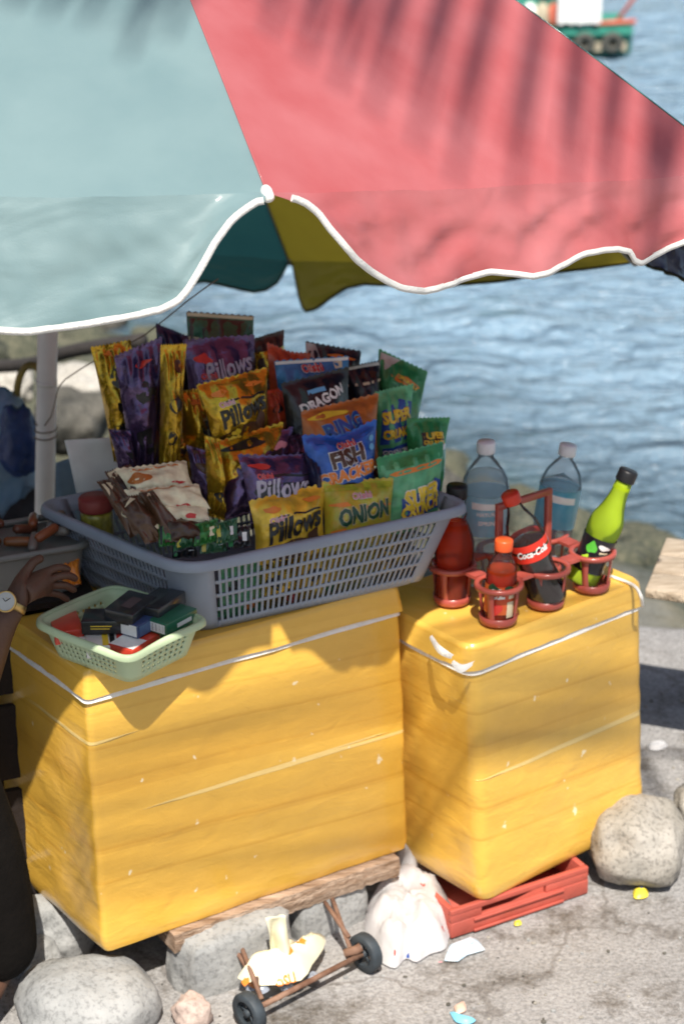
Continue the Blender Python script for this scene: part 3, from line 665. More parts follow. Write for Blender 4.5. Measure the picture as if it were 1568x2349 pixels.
make_bag('orange bag with dark blue lettering under the black bag', [(690, 945), (868, 902), (868, 1070), (690, 1090)], 3.39, YW, 20, ORG, prints=[(blob(.3, .86, .2, .05, 3), iY)], texts=[('RING', .46, .64, .46, 12, iB, iSk, {'b': .04, 'ob': .065, 'hs': 1.2})], seed=21, depth=.04)
make_bag('small green bag with a gold logo at the right end', [(932, 960), (1032, 958), (1010, 1150), (935, 1130)], 3.44, YW-5, 10, GRN, prints=[([(.25, .66), (.82, .68), (.85, .84), (.25, .83)], iK), ([(.35, .60), (.88, .64), (.88, .70), (.4, .67)], iW)], texts=[('SUPER', .54, .79, .5, 4, iY, iO, {'b': .05, 'ob': .065}), ('CRUNCH', .54, .71, .52, 4, iY, iO, {'b': .05, 'ob': .065})], seed=22)
make_bag('crumpled purple bag with pink streaks leaning at centre', [(500, 1048), (672, 978), (655, 1150), (515, 1200)], 3.30, YW, 24, PURP, prints=[([(.08, .84), (.6, .9), (.6, .87), (.08, .80)], iR), ([(.35, .70), (.85, .78), (.8, .66), (.45, .60)], iK), (blob(.82, .8, .08, .06, 3), iP)], seed=23, crush=1.4)
pill('purple bag with silver lettering in the middle front', [(545, 1043), (722, 1040), (710, 1200), (575, 1215)], 3.26, False, 24, rot=5, lean=18, tv=.52, dip=.02, tw=.8)
make_bag('bright blue bag with outlined fish lettering', [(692, 1000), (864, 962), (862, 1150), (718, 1170)], 3.32, YW, 16, BLUE, prints=[([(.04, .88), (.5, .84), (.96, .88), (.96, .93), (.5, .90), (.04, .93)], iB), (blob(.90, .80, .05, .04, 2, j=0), iSk), (blob(.88, .70, .05, .04, 2, j=0), iSk), (blob(.5, .22, .36, .08, 4), iK), (blob(.75, .26, .12, .04, 5), iO)], texts=[('Oishi', .5, .82, .26, 6, iR, iW, {'b': .03, 'ob': .07}), ('FISH', .50, .64, .46, 8, iBr, iW, {'b': .05, 'ob': .085, 'hs': 1.15}), ('CRACKER', .50, .42, .82, 8, iO, iW, {'b': .05, 'ob': .085, 'hs': 1.1})], seed=25, dip=.09)
# front row
make_bag('large green bag with a gold block logo at the front right', [(862, 1052), (1016, 1013), (1006, 1200), (880, 1235)], 3.34, YW, 12, LGRN, seal=None, prints=[([(.01, .83), (.99, .83), (.99, .99), (.01, .99)], GRN), ([(.2, .74), (.9, .765), (.96, .80), (.9, .82), (.2, .80), (.12, .77)], iO), ([(.25, .76), (.86, .78), (.86, .80), (.25, .785)], LGRN), ([(.24, .18), (.95, .22), (.95, .56), (.82, .62), (.75, .54), (.24, .46)], iB)], texts=[('SUPER', .60, .44, .60, 6, iY, iW, {'b': .05, 'ob': .085, 'hs': 1.5}), ('CRUNCH', .58, .29, .66, 6, iY, iR, {'b': .05, 'ob': .065, 'hs': 1.5})], seed=26, depth=.03)
make_bag('lime and orange onion ring bag at the front', [(735, 1106), (902, 1096), (900, 1240), (742, 1270)], 3.27, YW-8, 20, LIME, prints=[([(.03, .86), (.97, .86), (.97, .97), (.03, .97)], foil('lime_top', (.38, .45, .03), metal=.1)), (blob(.7, .60, .22, .03, 3), iO), (blob(.2, .66, .15, .03, 5), iO), (blob(.18, .28, .12, .04, 5), iO)], texts=[('Oishi', .5, .76, .24, 3, iP, iW, {'b': .03, 'ob': .07}), ('ONION', .53, .50, .72, 7, iDG, iC, {'b': .05, 'ob': .075, 'hs': 1.35, 'sh': .1})], seed=27, depth=.036)
pill('bright yellow bag with black lettering at the front rim', [(570, 1150), (748, 1108), (742, 1265), (590, 1300)], 3.215, True, 28, rot=10, lean=20, tv=.50, main=YEL, depth=.034)
make_bag('narrow blue bag edge between the purple and blue bags', [(700, 1040), (728, 1044), (735, 1200), (705, 1200)], 3.29, YW, 10, NAVY, seed=29)

for k, (q, Y_, mt, lb_) in enumerate([
    ([(300, 960), (400, 950), (410, 1075), (310, 1085)], 3.40, PURP, 'crumpled purple bag end showing above the cream wafer packs'),
    ([(355, 1010), (440, 985), (452, 1110), (370, 1120)], 3.37, GOLD, 'crumpled gold bag bottom just right of the cream wafer packs'),
    ([(640, 1010), (715, 985), (720, 1120), (650, 1140)], 3.37, PURP, 'purple bag scrap squeezed left of the bright blue bag'),
    ([(600, 900), (650, 890), (665, 1010), (610, 1020)], 3.46, BRED, 'dark red bag side between the gold and the black bag'),
    ([(850, 1080), (930, 1040), (935, 1160), (860, 1180)], 3.40, BRN, 'brown bag edge between the blue and the large green bag'),
    ([(395, 1110), (470, 1090), (480, 1200), (405, 1215)], 3.27, BRN, 'dark brown bag fold right beside the wafer stack')]):
    make_bag(lb_, q, Y_, YW-10, 25, mt, seed=70+k, crush=2.0, depth=.04, prints=[(blob(.5, .6, .2, .08, k), iK)])

for k, (x0, x1, yt, mt, lb_) in enumerate([
    (500, 600, 1300, LGRN, 'green bag seen through the slots at the left of the basket front'), (592, 690, 1285, GOLD, 'gold bag seen through the slots below the front yellow bag'),
    (682, 775, 1265, YEL, 'yellow bag seen through the slots left of the basket middle'), (768, 860, 1245, LIME, 'lime bag seen through the slots right of the basket middle'),
    (852, 935, 1222, GOLD, 'gold bag seen through the slots near the right basket corner')]):
    make_bag(lb_, [(x0, yt), (x1, yt-20), (x1, yt+115), (x0, yt+130)], 3.175+(x0-405)/530*.22-.032, YW, 8, mt, seed=110+k, crush=1.4, depth=.02, prints=[(blob(.3, .6, .15, .12, k), iK), (blob(.7, .3, .15, .1, k+4), [iO, iR, iG, iW, iBr][k])])

# wafer packs lying in the left of the basket
def slab(label, quad, z, th, top, side, texts=(), prints=(), name='wafer_pack', group='cream wafer packs', zs=None, cat='wafer pack', seed=0, bul=.006):
    """flat pack: quad of pixels (TL,TR,BR,BL) read at height z"""
    zz = zs or [z]*4; c = [at(x, y, z=q) for (x, y), q in zip(quad, zz)]; TL, TR, BR, BL = c
    n = (TR-TL).cross(BL-TL).normalized();  n = -n if n.z < 0 else n
    def S(u, v_, d=0): 
        q = BL.lerp(BR, u).lerp(TL.lerp(TR, u), v_); e = (math.sin(math.pi*u)*math.sin(math.pi*v_))**.5 if 0 < u < 1 and 0 < v_ < 1 else 0
        return q+n*(bul*e+.0015*nz((u*6, v_*6, seed), 1)-d)
    NU = 12; mb = MB(); mb.grid([[S(i/NU, j/NU) for i in range(NU+1)] for j in range(NU+1)], 0)
    mb.grid([[S(i/NU, j/NU, 0)-n*(th+2*(S(i/NU, j/NU)-S(i/NU, j/NU)).length) for i in range(NU+1)] for j in range(NU+1)], 1)
    ed = [(i/NU, 0) for i in range(NU)]+[(1, i/NU) for i in range(NU)]+[(1-i/NU, 1) for i in range(NU)]+[(0, 1-i/NU) for i in range(NU)]
    cen = S(.5, .5)
    mb.grid([[S(u, v_)-n*th*k+((S(u, v_)-cen)-n*(S(u, v_)-cen).dot(n)).normalized()*.004*math.sin(math.pi*k) for u, v_ in ed] for k in (0, .33, .66, 1)], 1, cu=True)
    o = mb.build(name, [top, side]); tag(o, label, cat, group)
    Wd = (BR-BL).length; Hd = (TL-BL).length
    SM = lambda x, y: (S(min(.99, max(.01, x/Wd+.5)), min(.99, max(.01, y/Hd+.5))), n)
    if texts or prints:
        tb = MB(); ms = []
        for k, (pts, m_) in enumerate(prints):
            if m_ not in ms: ms.append(m_)
            place_poly(tb, SM, [((x-.5)*Wd, (y-.5)*Hd) for x, y in pts], ms.index(m_), eps=.0006+.0002*k)
        for k, (st, u, v_, wf, rot, mt) in enumerate(texts):
            if mt not in ms: ms.append(mt)
            place_text(tb, SM, st, ((u-.5)*Wd, (v_-.5)*Hd), wf*Wd, rot, ms.index(mt), bold=.05, eps=.0015)
        tb.build('lettering', ms, o)
    return rebase(o)
wf = dict(prints=[(blob(.3, .5, .25, .2, 3), iO)])
BRN2 = foil('cocoa', (.085, .038, .018), metal=.1)
zig = lambda y, h_: [(.16+.05*i, y+(h_ if i % 2 else -h_*.4)) for i in range(15)]+[(.86-.05*i, y-h_*.9+(h_*.5 if i % 2 else 0)) for i in range(15)]
wg = 'cream wafer packs'
for k, (q, Y_, ln, mt, pr_, lb_) in enumerate([
    ([(240, 1082), (300, 1066), (372, 1175), (300, 1200)], 3.31, 48, BRN2, [([(.06, .72), (.5, .95), (.4, .99), (.06, .97)], iC), ([(.62, .3), (.9, .2), (.9, .6)], iC)], 'brown and cream wafer pack leaning behind the cream stack'),
    ([(262, 1076), (428, 1058), (446, 1116), (300, 1138)], 3.30, 52, CREAM, [(zig(.80, .06), iO), (blob(.22, .45, .15, .2, 3), ORG), (blob(.78, .18, .12, .04, 5, n=12), iR), ([(.0, .0), (.2, .0), (.05, .3)], BRN2)], 'cream wafer pack with orange print, uppermost of its stack'),
    ([(280, 1126), (456, 1110), (482, 1166), (348, 1190)], 3.25, 52, CREAM, [(zig(.86, .05), iO), (blob(.6, .2, .13, .05, 5, n=12), iR), ([(.0, .0), (.16, .0), (.04, .5)], BRN2)], 'cream wafer pack with an orange edge, middle of its stack'),
    ([(318, 1160), (478, 1160), (484, 1200), (362, 1216)], 3.225, 50, CREAM, [(blob(.66, .3, .12, .10, 6, n=12), iR)], 'cream wafer pack at the bottom of its stack'),
    ([(222, 1105), (262, 1095), (350, 1205), (300, 1235)], 3.24, 42, BRN2, [([(.1, .70), (.7, .86), (.5, .95), (.1, .92)], iC), (blob(.3, .35, .16, .07, 4), iC)], 'dark brown wafer pack with cream flecks nearest the left rim'),
    ([(262, 1150), (330, 1130), (398, 1232), (335, 1250)], 3.205, 40, BRN2, [([(.1, .80), (.6, .9), (.5, .97)], iC), (blob(.7, .25, .12, .05, 7), iC)], 'dark brown wafer pack pressed against the front rim'),
    ([(318, 1132), (352, 1125), (430, 1225), (385, 1240)], 3.21, 42, BRN2, [([(.2, .86), (.8, .9), (.6, .98)], iC)], 'dark brown wafer pack corner wedged under the cream packs'),
    ([(352, 1188), (478, 1196), (520, 1240), (380, 1245)], 3.20, 45, BRN, [], 'dark brown wafer pack lying below the cream stack')]):
    make_bag(lb_, q, Y_, YW-8, ln, mt, depth=.016, prints=pr_, seed=90+k, crush=1.2, name='wafer_pack', cat='wafer pack', group=wg)
# green sachets in front
sach = [((362, 1205), (398, 1200), 0, 'green candy sachet nearest the left corner of the pile'), ((400, 1212), (452, 1200), 1, 'green and black candy sachet second from the left corner'), ((442, 1205), (500, 1190), 0, 'green candy sachet in the middle of its row'), ((492, 1202), (545, 1188), 1, 'green and black candy sachet beside the yellow bag'), ((392, 1232), (452, 1228), 2, 'black candy sachet with a white label at the front rim'), ((455, 1222), (520, 1215), 1, 'green and white candy sachet at the front rim'), ((518, 1210), (575, 1205), 2, 'black candy sachet tucked against the yellow bag')]
for k, (a_, b_, c_, lb) in enumerate(sach):
    mt = [foil('leaf_green', (.03, .19, .035), metal=.3), DGRN, BLK][c_]
    pr = [([(.6, .3), (.8, .3), (.8, .7), (.6, .7)], [iC, iW, iW][c_]), ([(.05, .1), (.2, .1), (.2, .9), (.05, .9)], [iK, LIME, iG][c_])]
    make_bag(lb, [a_, b_, (b_[0]+2, b_[1]+50), (a_[0]+3, a_[1]+50)], 3.19+.004*k, YW-5, 30, mt, depth=.010, prints=pr, seed=40+k, name='candy_sachet', cat='candy sachet', group='green candy sachets in the grey basket')
# jar and price card
def lathe_thing(name, label, cat, parts, loc, M=None, group=None):
    t = empty(name, loc); tag(t, label, cat, group)
    if M: t.rotation_euler = M.to_euler()
    first = {}
    for (nm, prof, mat, par) in parts:
        mb = MB(); mb.lathe(prof); o = mb.build(nm, mat, t if par is None else first[par]); first[nm] = o
    return t
c = at(222, 1178, Y=3.37)
lathe_thing('snack_jar', 'plastic jar with a red lid inside the left end of the basket', 'jar', [('jar_body', [(0, -.05), (.028, -.05), (.03, -.045), (.03, .0), (.027, .008), (0, .008)], pm('mustard_contents', (.28, .24, .03), rough=.35, var=.5, vs=60, coat=.5), None), ('lid', [(.0265, .0085), (.031, .009), (.032, .012), (.032, .03), (.030, .033), (0, .034)], pm('dull_red_lid', (.22, .035, .03), rough=.45), None)], c)
CARD = pm('pale_card', (.78, .75, .72), rough=.8, var=.06)
def sheet(name, label, cat, quad, Y, yaw, lean, mat, th=.002, prints=(), bend=.004, seed=0, group=None, n1=14):
    h = Vector((math.cos(R(yaw)), math.sin(R(yaw)), 0)); bk = Vector((-math.sin(R(yaw)), math.cos(R(yaw)), 0)); v = Vector((0, 0, 1))*math.cos(R(lean))+bk*math.sin(R(lean)); n = h.cross(v).normalized()
    p0 = at(sum(q[0] for q in quad)/4, sum(q[1] for q in quad)/4, Y=Y); TL, TR, BR, BL = [onplane(x, y, p0, n) for x, y in quad]
    S = lambda u, v_: BL.lerp(BR, u).lerp(TL.lerp(TR, u), v_)+n*bend*nz((u*2, v_*2, seed), 1)*2
    mb = MB(); mb.grid([[S(i/n1, j/n1) for i in range(n1+1)] for j in range(n1+1)]); o = mb.build(name, mat); sd_ = o.modifiers.new('solidify', 'SOLIDIFY'); sd_.thickness = th; sd_.offset = -1
    tag(o, label, cat, group)
    if prints:
        pb = MB(); ms = []; Wd = (BR-BL).length; Hd = (TL-BL).length
        sg = 1 if n.dot(CAM-p0) > 0 else -1
        for k, (pts, m_) in enumerate(prints):
            if m_ not in ms: ms.append(m_)
            place_poly(pb, lambda x, y: (S(x, y), n*sg), pts, ms.index(m_), eps=.0012, step=.1)
        pb.build('printed_lines', ms, o)
    return rebase(o)
iL = ink('grey', (.28, .26, .25))
sheet('card', 'upright off white card with faint printed columns behind the wafers', 'card', [(148, 1010), (262, 1002), (300, 1180), (192, 1200)], 3.56, 15, 8, CARD, prints=[([(.26+.11*k, .36+.03*(k % 2)), (.285+.11*k, .36+.03*(k % 2)), (.265+.11*k, .84-.04*(k % 3)), (.24+.11*k, .84-.04*(k % 3))], iL) for k in range(6)])

# ------------------------------------------------------------------ cigarette packs in the mint basket
def carton(label, px, py, z, sz, rot, mat, bands=(), texts=(), tilt=0, rx=0, end=None):
    t = empty('cigarette_pack', at(px, py, z=z)); t.rotation_euler = (R(rx), R(tilt), R(rot)); tag(t, label, 'cigarette pack', 'cigarette packs in the mint green basket')
    mb = MB(); mb.box((0, 0, 0), sz); bevel(mb.build('pack_body', mat, t), .0015)
    x, y, z_ = [q/2 for q in sz]
    if bands or texts:
        tb = MB(); ms = []
        for (face, u0, v0, u1, v1, m_) in bands:
            if m_ not in ms: ms.append(m_)
            def F(u, v_):
                if face == 'top': return Vector((u*x, v_*y, z_+.0004))
                if face == 'front': return Vector((u*x, -y-.0004, v_*z_))
                return Vector((-x-.0004, -u*y, v_*z_))
            tb.add([F(u0, v0), F(u1, v0), F(u1, v1), F(u0, v1)], [(0, 1, 2, 3)], ms.index(m_))
        for (face, st, u, v_, wd, m_) in texts:
            if m_ not in ms: ms.append(m_)
            if face == 'top': S = lambda a_, b2: (Vector((a_, b2, z_)), Vector((0, 0, 1)))
            elif face == 'front': S = lambda a_, b2: (Vector((a_, -y, b2)), Vector((0, -1, 0)))
            else: S = lambda a_, b2: (Vector((-x, -a_, b2)), Vector((-1, 0, 0)))
            place_text(tb, S, st, (u, v_), wd, 0, ms.index(m_), bold=.03, eps=.0008, step=.05)
        tb.build('printed_label', ms, t, smooth=False)
    return t
PK = pm('pack_black', (.02, .022, .025), rough=.28, coat=.6); PKB = pm('pack_blue', (.03, .06, .16), rough=.3, coat=.6); PKG = pm('pack_green', (.02, .13, .07), rough=.3, coat=.6); PKR = pm('pack_red', (.55, .05, .025), rough=.35, coat=.5); PKW = pm('pack_white', (.72, .70, .68), rough=.35, coat=.5)
yb = math.degrees(math.atan2(ge.y, ge.x))
carton('green cigarette pack with a barcode end at the right of the basket', 392, 1420, .752, (.080, .052, .024), yb+3, PKG, bands=[('left', -.8, -.7, .8, .7, iW)]+[('left', -.6+.3*k, -.55, -.5+.3*k, .55, iL) for k in range(5)]+[('front', -.35, -.35, .6, .3, iW)])
carton('blue and silver cigarette pack in the middle of the heap', 320, 1425, .752, (.075, .055, .024), yb+5, PKB, bands=[('left', -.9, -.8, .9, .9, iW), ('front', -.9, -.8, .9, .8, ink('steel', (.08, .15, .3)))])
carton('long black cigarette pack with gold lines at the left of the heap', 245, 1425, .752, (.080, .055, .024), yb-52, PK, bands=[('front', -.6, .2, .3, .35, iY), ('front', -.6, -.2, .2, -.05, iY)])
carton('black cigarette pack lying across the top of the heap', 300, 1395, .772, (.085, .055, .022), yb+15, PK, bands=[('top', -.5, -.4, .5, .3, ink('smoke', (.09, .07, .07)))], rx=4)
carton('dark cigarette pack at the back beside the grey basket', 365, 1385, .768, (.085, .055, .022), yb+10, PK, bands=[('top', -.7, -.2, .6, .2, ink('graphite', (.05, .06, .06)))], rx=-3)
carton('red cigarette pack at the left under the black one', 152, 1440, .735, (.05, .08, .024), yb-35, PKR)
carton('red and white cigarette pack lying at the front corner', 308, 1478, .728, (.080, .052, .022), yb+8, PKR, bands=[('top', -.9, -.95, .1, .95, iW)])
carton('white pack with yellow and black bands at the front', 245, 1480, .727, (.070, .05, .022), yb-42, PKW, bands=[('top', -.2, -.95, .1, .95, iY), ('top', .15, -.95, .4, .95, iK), ('top', .5, -.95, .95, .95, iR)])
carton('white pack below the blue one near the rim', 215, 1462, .722, (.070, .05, .022), yb-42, PKW, bands=[('top', -.3, -.95, .1, .95, iP)])
carton('blue pack at the bottom of the mint basket', 235, 1478, .708, (.070, .045, .022), yb-48, PKB)

# ------------------------------------------------------------------ bottles and carrier
CARR = pm('maroon_plastic', (.38, .075, .055), rough=.32, var=.12, vs=20, coat=.3)
cups = {}
cf = atr(1142, 1422, .694).xy; cr = atr(1355, 1346, .694).xy; cl = atr(1036, 1376, .694).xy
ZB = zr(.6925)
step = (cr-cf)/2; offb = (cl-cf)
cupc = [cf, cf+step, cf+step*2, cf+offb, cf+offb+step, cf+offb+step*2]
def carrier():
    t = empty('bottle_carrier'); tag(t, 'maroon plastic six cup carrier with a square handle', 'bottle carrier')
    z0 = ZB; hgt = .076; rr = .0405
    for k, c in enumerate(cupc):
        mb = MB(); C3 = Vector((c.x, c.y, z0))
        mb.lathe([(0, 0), (.033, 0), (.035, .002), (.0365, .016), (.034, .016), (.032, .004), (0, .004)], C3)
        for j in range(4):
            a = math.pi/4+math.atan2(step.y, step.x)+j*math.pi/2-.35
            rows = []
            for i in range(5):
                tt = i/4; r_ = .0345+(rr-.0345)*tt; z_ = .014+(hgt-.016)*tt; wv = .16+.06*abs(2*tt-1)**2
                rows.append([C3+Vector((math.cos(a+q)*r_*g_, math.sin(a+q)*r_*g_, z_)) for q, g_ in ((-wv, 1), (0, 1.0), (wv, 1), (wv, .94), (0, .94), (-wv, .94))])
            mb.grid(rows, cu=True)
        n = 32
        prof = [(.036, hgt), (.038, hgt+.003), (.0445, hgt+.003), (.046, hgt), (.046, hgt-.006), (.044, hgt-.006), (.043, hgt-.002), (.036, hgt-.003)]
        rows = [[C3+Vector((r_*math.cos(2*math.pi*j/n), r_*math.sin(2*math.pi*j/n), z_)) for j in range(n)] for r_, z_ in prof]
        mb.grid(rows, cu=True, cv=True); mb.build('cup', CARR, t)
    # web joining cups and handle
    mid = (cupc[0]+cupc[2]+cupc[3]+cupc[5])/4; e = step.normalized(); s = Vector((-e.y, e.x))
    ang = math.atan2(e.y, e.x); Mz = Matrix.Rotation(ang, 3, 'Z')
    mb = MB(); 
    for a_, b2 in ((0, 1), (1, 2), (3, 4), (4, 5), (0, 3), (1, 4), (2, 5)):
        q = (cupc[a_]+cupc[b2])/2; mb = MB(); mb.box((q.x, q.y, z0+hgt-.001), (.028, .028, .006), Mz); mb.build('web', CARR, t, smooth=False)
    mb = MB(); H1 = .195; L2 = .062
    def hp(x, z): return Vector((mid.x+e.x*x, mid.y+e.y*x, z0+z))
    mb.box(hp(-L2, H1/2+.03), (.014, .010, H1-.065), Mz); mb.box(hp(L2, H1/2+.03), (.014, .010, H1-.065), Mz); mb.box(hp(0, H1+.0), (L2*2+.014, .0105, .013), Mz)
    bevel(mb.build('handle', CARR, t), .002)
    return rebase(t)
carrier()
def clear(name, tint, body=0.0, bcol=(0, 0, 0), rough=.06):
    m = bpy.data.materials.new(name); m.use_nodes = True; n = m.node_tree.nodes; l = m.node_tree.links; n.remove(n['Principled BSDF'])
    tr = n.new('ShaderNodeBsdfTransparent'); tr.inputs[0].default_value = (*tint, 1); gl = n.new('ShaderNodeBsdfGlossy'); gl.inputs['Roughness'].default_value = rough
    df = n.new('ShaderNodeBsdfDiffuse'); tl = n.new('ShaderNodeBsdfTranslucent'); a = n.new('ShaderNodeAddShader')
    tc = n.new('ShaderNodeTexCoord'); no = n.new('ShaderNodeTexNoise'); no.inputs['Scale'].default_value = 60; l.new(tc.outputs['Object'], no.inputs[0])
    mc = n.new('ShaderNodeMix'); mc.data_type = 'RGBA'; mc.inputs[6].default_value = (*[x*.8 for x in bcol], 1); mc.inputs[7].default_value = (*bcol, 1); l.new(no.outputs[0], mc.inputs[0])
    l.new(mc.outputs[2], df.inputs[0]); l.new(mc.outputs[2], tl.inputs[0])
    m0 = n.new('ShaderNodeMixShader'); m0.inputs[0].default_value = .5; l.new(df.outputs[0], m0.inputs[1]); l.new(tl.outputs[0], m0.inputs[2])
    m1 = n.new('ShaderNodeMixShader'); m1.inputs[0].default_value = body; l.new(tr.outputs[0], m1.inputs[1]); l.new(m0.outputs[0], m1.inputs[2])
    lw = n.new('ShaderNodeLayerWeight'); lw.inputs[0].default_value = .12
    bp = n.new('ShaderNodeBump'); bp.inputs['Strength'].default_value = .3; bp.inputs['Distance'].default_value = .004; l.new(no.outputs[0], bp.inputs['Height']); l.new(bp.outputs[0], gl.inputs['Normal'])
    m2 = n.new('ShaderNodeMixShader'); l.new(lw.outputs['Fresnel'], m2.inputs[0]); l.new(m1.outputs[0], m2.inputs[1]); l.new(gl.outputs[0], m2.inputs[2]); l.new(m2.outputs[0], n['Material Output'].inputs[0])
    return m
def curved_label(parent, R_, z0, z1, mat, texts=(), a0=0, a1=2*math.pi, face=-math.pi/2, name='label', prints=()):
    """a label round a bottle; text centred at angle `face`"""
    mb = MB(); n = 40; rf = R_ if callable(R_) else (lambda z: R_)
    mb.grid([[Vector((rf(z)*math.cos(a0+(a1-a0)*j/n), rf(z)*math.sin(a0+(a1-a0)*j/n), z)) for j in range(n+1)] for z in [z0+(z1-z0)*i/6 for i in range(7)]])
    o = mb.build(name, mat, parent)
    if texts or prints:
        tb = MB(); ms = []
        def S(x, y):
            a = face+x/rf(y); nn = Vector((math.cos(a), math.sin(a), 0)); return Vector((rf(y)*math.cos(a), rf(y)*math.sin(a), y)), nn
        for k, (pts, m_) in enumerate(prints):
            if m_ not in ms: ms.append(m_)
            place_poly(tb, S, pts, ms.index(m_), eps=.0004+.0001*k, step=.005)
        for (st, x, y, wd, rot, m_, kw) in texts:
            if m_ not in ms: ms.append(m_)
            place_text(tb, S, st, (x, y), wd, rot, ms.index(m_), bold=kw.get('b', .03), shear=kw.get('sh', 0), hscale=kw.get('hs', 1), eps=.0009, step=.004)
        tb.build('label_print', ms, o)
    return o
PET = clear('clear_plastic', (.985, .988, .99), .13, (.85, .9, .95))
PET2 = clear('thin_clear_plastic', (.985, .988, .99), .03, (.85, .9, .95))
WATER = clear('bottled_water', (.96, .98, .99), .28, (.72, .86, .95))
def bottle(label, cx, prof, liq, lmat, capp, capmat, tilt=(0, 0), spin=0, z=.006, petmat=None, ring=None):
    t = empty('drink_bottle', (cx[0], cx[1], ZB+z)); t.rotation_euler = (R(tilt[0]), R(tilt[1]), 0); tag(t, label, 'bottle', 'drink bottles in the maroon carrier')
    def fine(p): 
        q = smooth_poly([(a, b2) for a, b2 in p], 3); return [(max(0, v.x), v.y) for v in q]
    mb = MB(); mb.lathe(fine(prof), n=36); mb.build('bottle_body', PET if 'water' in label else PET2, t)
    if liq: mb = MB(); mb.lathe(fine(liq), n=36); mb.build('drink', lmat, t)
    mb = MB(); mb.lathe(capp, n=40)
    mb.build('cap', capmat, t); return t
def capprof(r, z0, h): return [(0, z0), (r, z0), (r*1.03, z0+.002), (r*1.03, z0+h-.003), (r*.95, z0+h), (0, z0+h)]
CAPK = pm('black_cap', (.012, .012, .014), rough=.4); CAPR = pm('red_cap', (.62, .045, .02), rough=.35); CAPW = pm('white_cap', (.75, .75, .77), rough=.4)
def inset(p, d, zmax): 
    o = [(max(0, r-d), z+(d if z < .01 else 0)) for r, z in p if z <= zmax]; o.append((0, zmax)); return o
facing = -math.pi/2
# cola, tilted left
prof = [(0, 0), (.024, 0), (.031, .006), (.0325, .03), (.029, .06), (.0285, .08), (.032, .10), (.0325, .125), (.028, .155), (.018, .18), (.0125, .195), (.012, .208)]
prof = [(r*1.12, z*1.08) for r, z in prof]
ct = bottle('cola bottle with a red label and cap, leaning left in its cup', (cupc[1].x+.008, cupc[1].y), prof, inset(prof, .0012, .150), pm('cola', (.012, .004, .003), rough=.08, coat=1), capprof(.0168, .219, .020), CAPR, tilt=(4, -20), z=.008)
curved_label(ct, lambda z: .0372, .106, .143, pm('red_label', (.62, .035, .02), rough=.35), texts=[('Coca-Cola', .0, .124, .062, 0, iW, {'b': .03, 'sh': .35, 'hs': 1.3})], face=facing+.1)
# red tea
prof = [(0, 0), (.024, 0), (.028, .005), (.028, .03), (.0265, .034), (.028, .038), (.028, .072), (.0285, .085), (.026, .105), (.018, .122), (.0145, .128), (.0145, .140)]
TEA = clear('red_tea', (.95, .22, .06), .38, (.85, .13, .03))
t2 = bottle('small red tea bottle with an orange cap in the front cup', (cupc[0].x, cupc[0].y), prof, inset(prof, .001, .112), TEA, capprof(.0165, .137, .021), pm('orange_red_cap', (.66, .09, .02), rough=.35), tilt=(0, 3), z=.006)
curved_label(t2, lambda z: .0289, .018, .074, pm('tea_label', (.55, .045, .02), rough=.35, c2=(.6, .15, .03), vs=25), texts=[('C2', -.012, .058, .030, 8, iW, {'b': .04, 'hs': 1.0})], prints=[(blob(-.018, .068, .010, .010, 4), iDG), ([(.012, .05), (.026, .05), (.026, .07), (.012, .07)], iC), ([(.010, .012), (.026, .012), (.026, .044), (.010, .044)], iC), (blob(-.01, .03, .01, .012, 8), iR), (blob(.012, .072, .008, .004, 4), iDG)], face=facing+.05)
# amber juice at left, black cap
prof = [(0, 0), (.03, 0), (.034, .006), (.034, .07), (.037, .085), (.037, .115), (.031, .135), (.021, .158), (.0195, .165), (.0205, .172), (.018, .18), (.0175, .20)]
t3 = bottle('amber red juice bottle with a black cap in the left cup', (cupc[3].x, cupc[3].y), prof, inset(prof, .001, .158), clear('amber_juice', (.95, .20, .06), .36, (.80, .10, .025)), capprof(.0195, .205, .024), CAPK, tilt=(0, 2), z=.006)
# water bottles
prof = [(0, 0), (.035, 0), (.0385, .006), (.0385, .03), (.036, .036), (.0385, .042), (.0385, .06), (.036, .066), (.0385, .072), (.0385, .17), (.040, .18), (.040, .19), (.034, .215), (.022, .238), (.0145, .248), (.0140, .262)]
prof = [(r*(1.12 if z < .23 else 1.05), z*1.02) for r, z in prof]
LBL = pm('pale_blue_label', (.32, .72, .88), rough=.3, c2=(.66, .88, .96), vs=18, coat=.4, translucent=.5)
t4 = bottle('large clear water bottle with a pale blue label, second row', (cupc[4].x-.028, cupc[4].y+.012), prof, inset(prof, .001, .225), WATER, capprof(.0172, .262, .022), CAPW, tilt=(0, 0), z=.006)
curved_label(t4, lambda z: .0452, .106, .185, LBL, texts=[('NATURE\'S', .004, .152, .046, 0, iW, {'b': .04}), ('SPRING', .004, .134, .040, 0, iW, {'b': .04})], prints=[([(-.03, .162), (.04, .160), (.04, .172), (-.03, .176)], iW)], face=facing)
prof = [(r*.90, z*.87) for r, z in prof]
t5 = bottle('smaller clear water bottle leaning right with a blue label', (cupc[5].x+.004, cupc[5].y+.012), prof, inset(prof, .001, .19), WATER, capprof(.0165, .226, .022), CAPW, tilt=(-3, 9), z=.006)
curved_label(t5, lambda z: .0408, .085, .165, pm('blue_label', (.12, .56, .80), rough=.3, c2=(.38, .78, .92), vs=18, coat=.4, translucent=.5), prints=[([(-.03, .14), (.03, .137), (.03, .15), (-.03, .155)], iW)], face=facing)
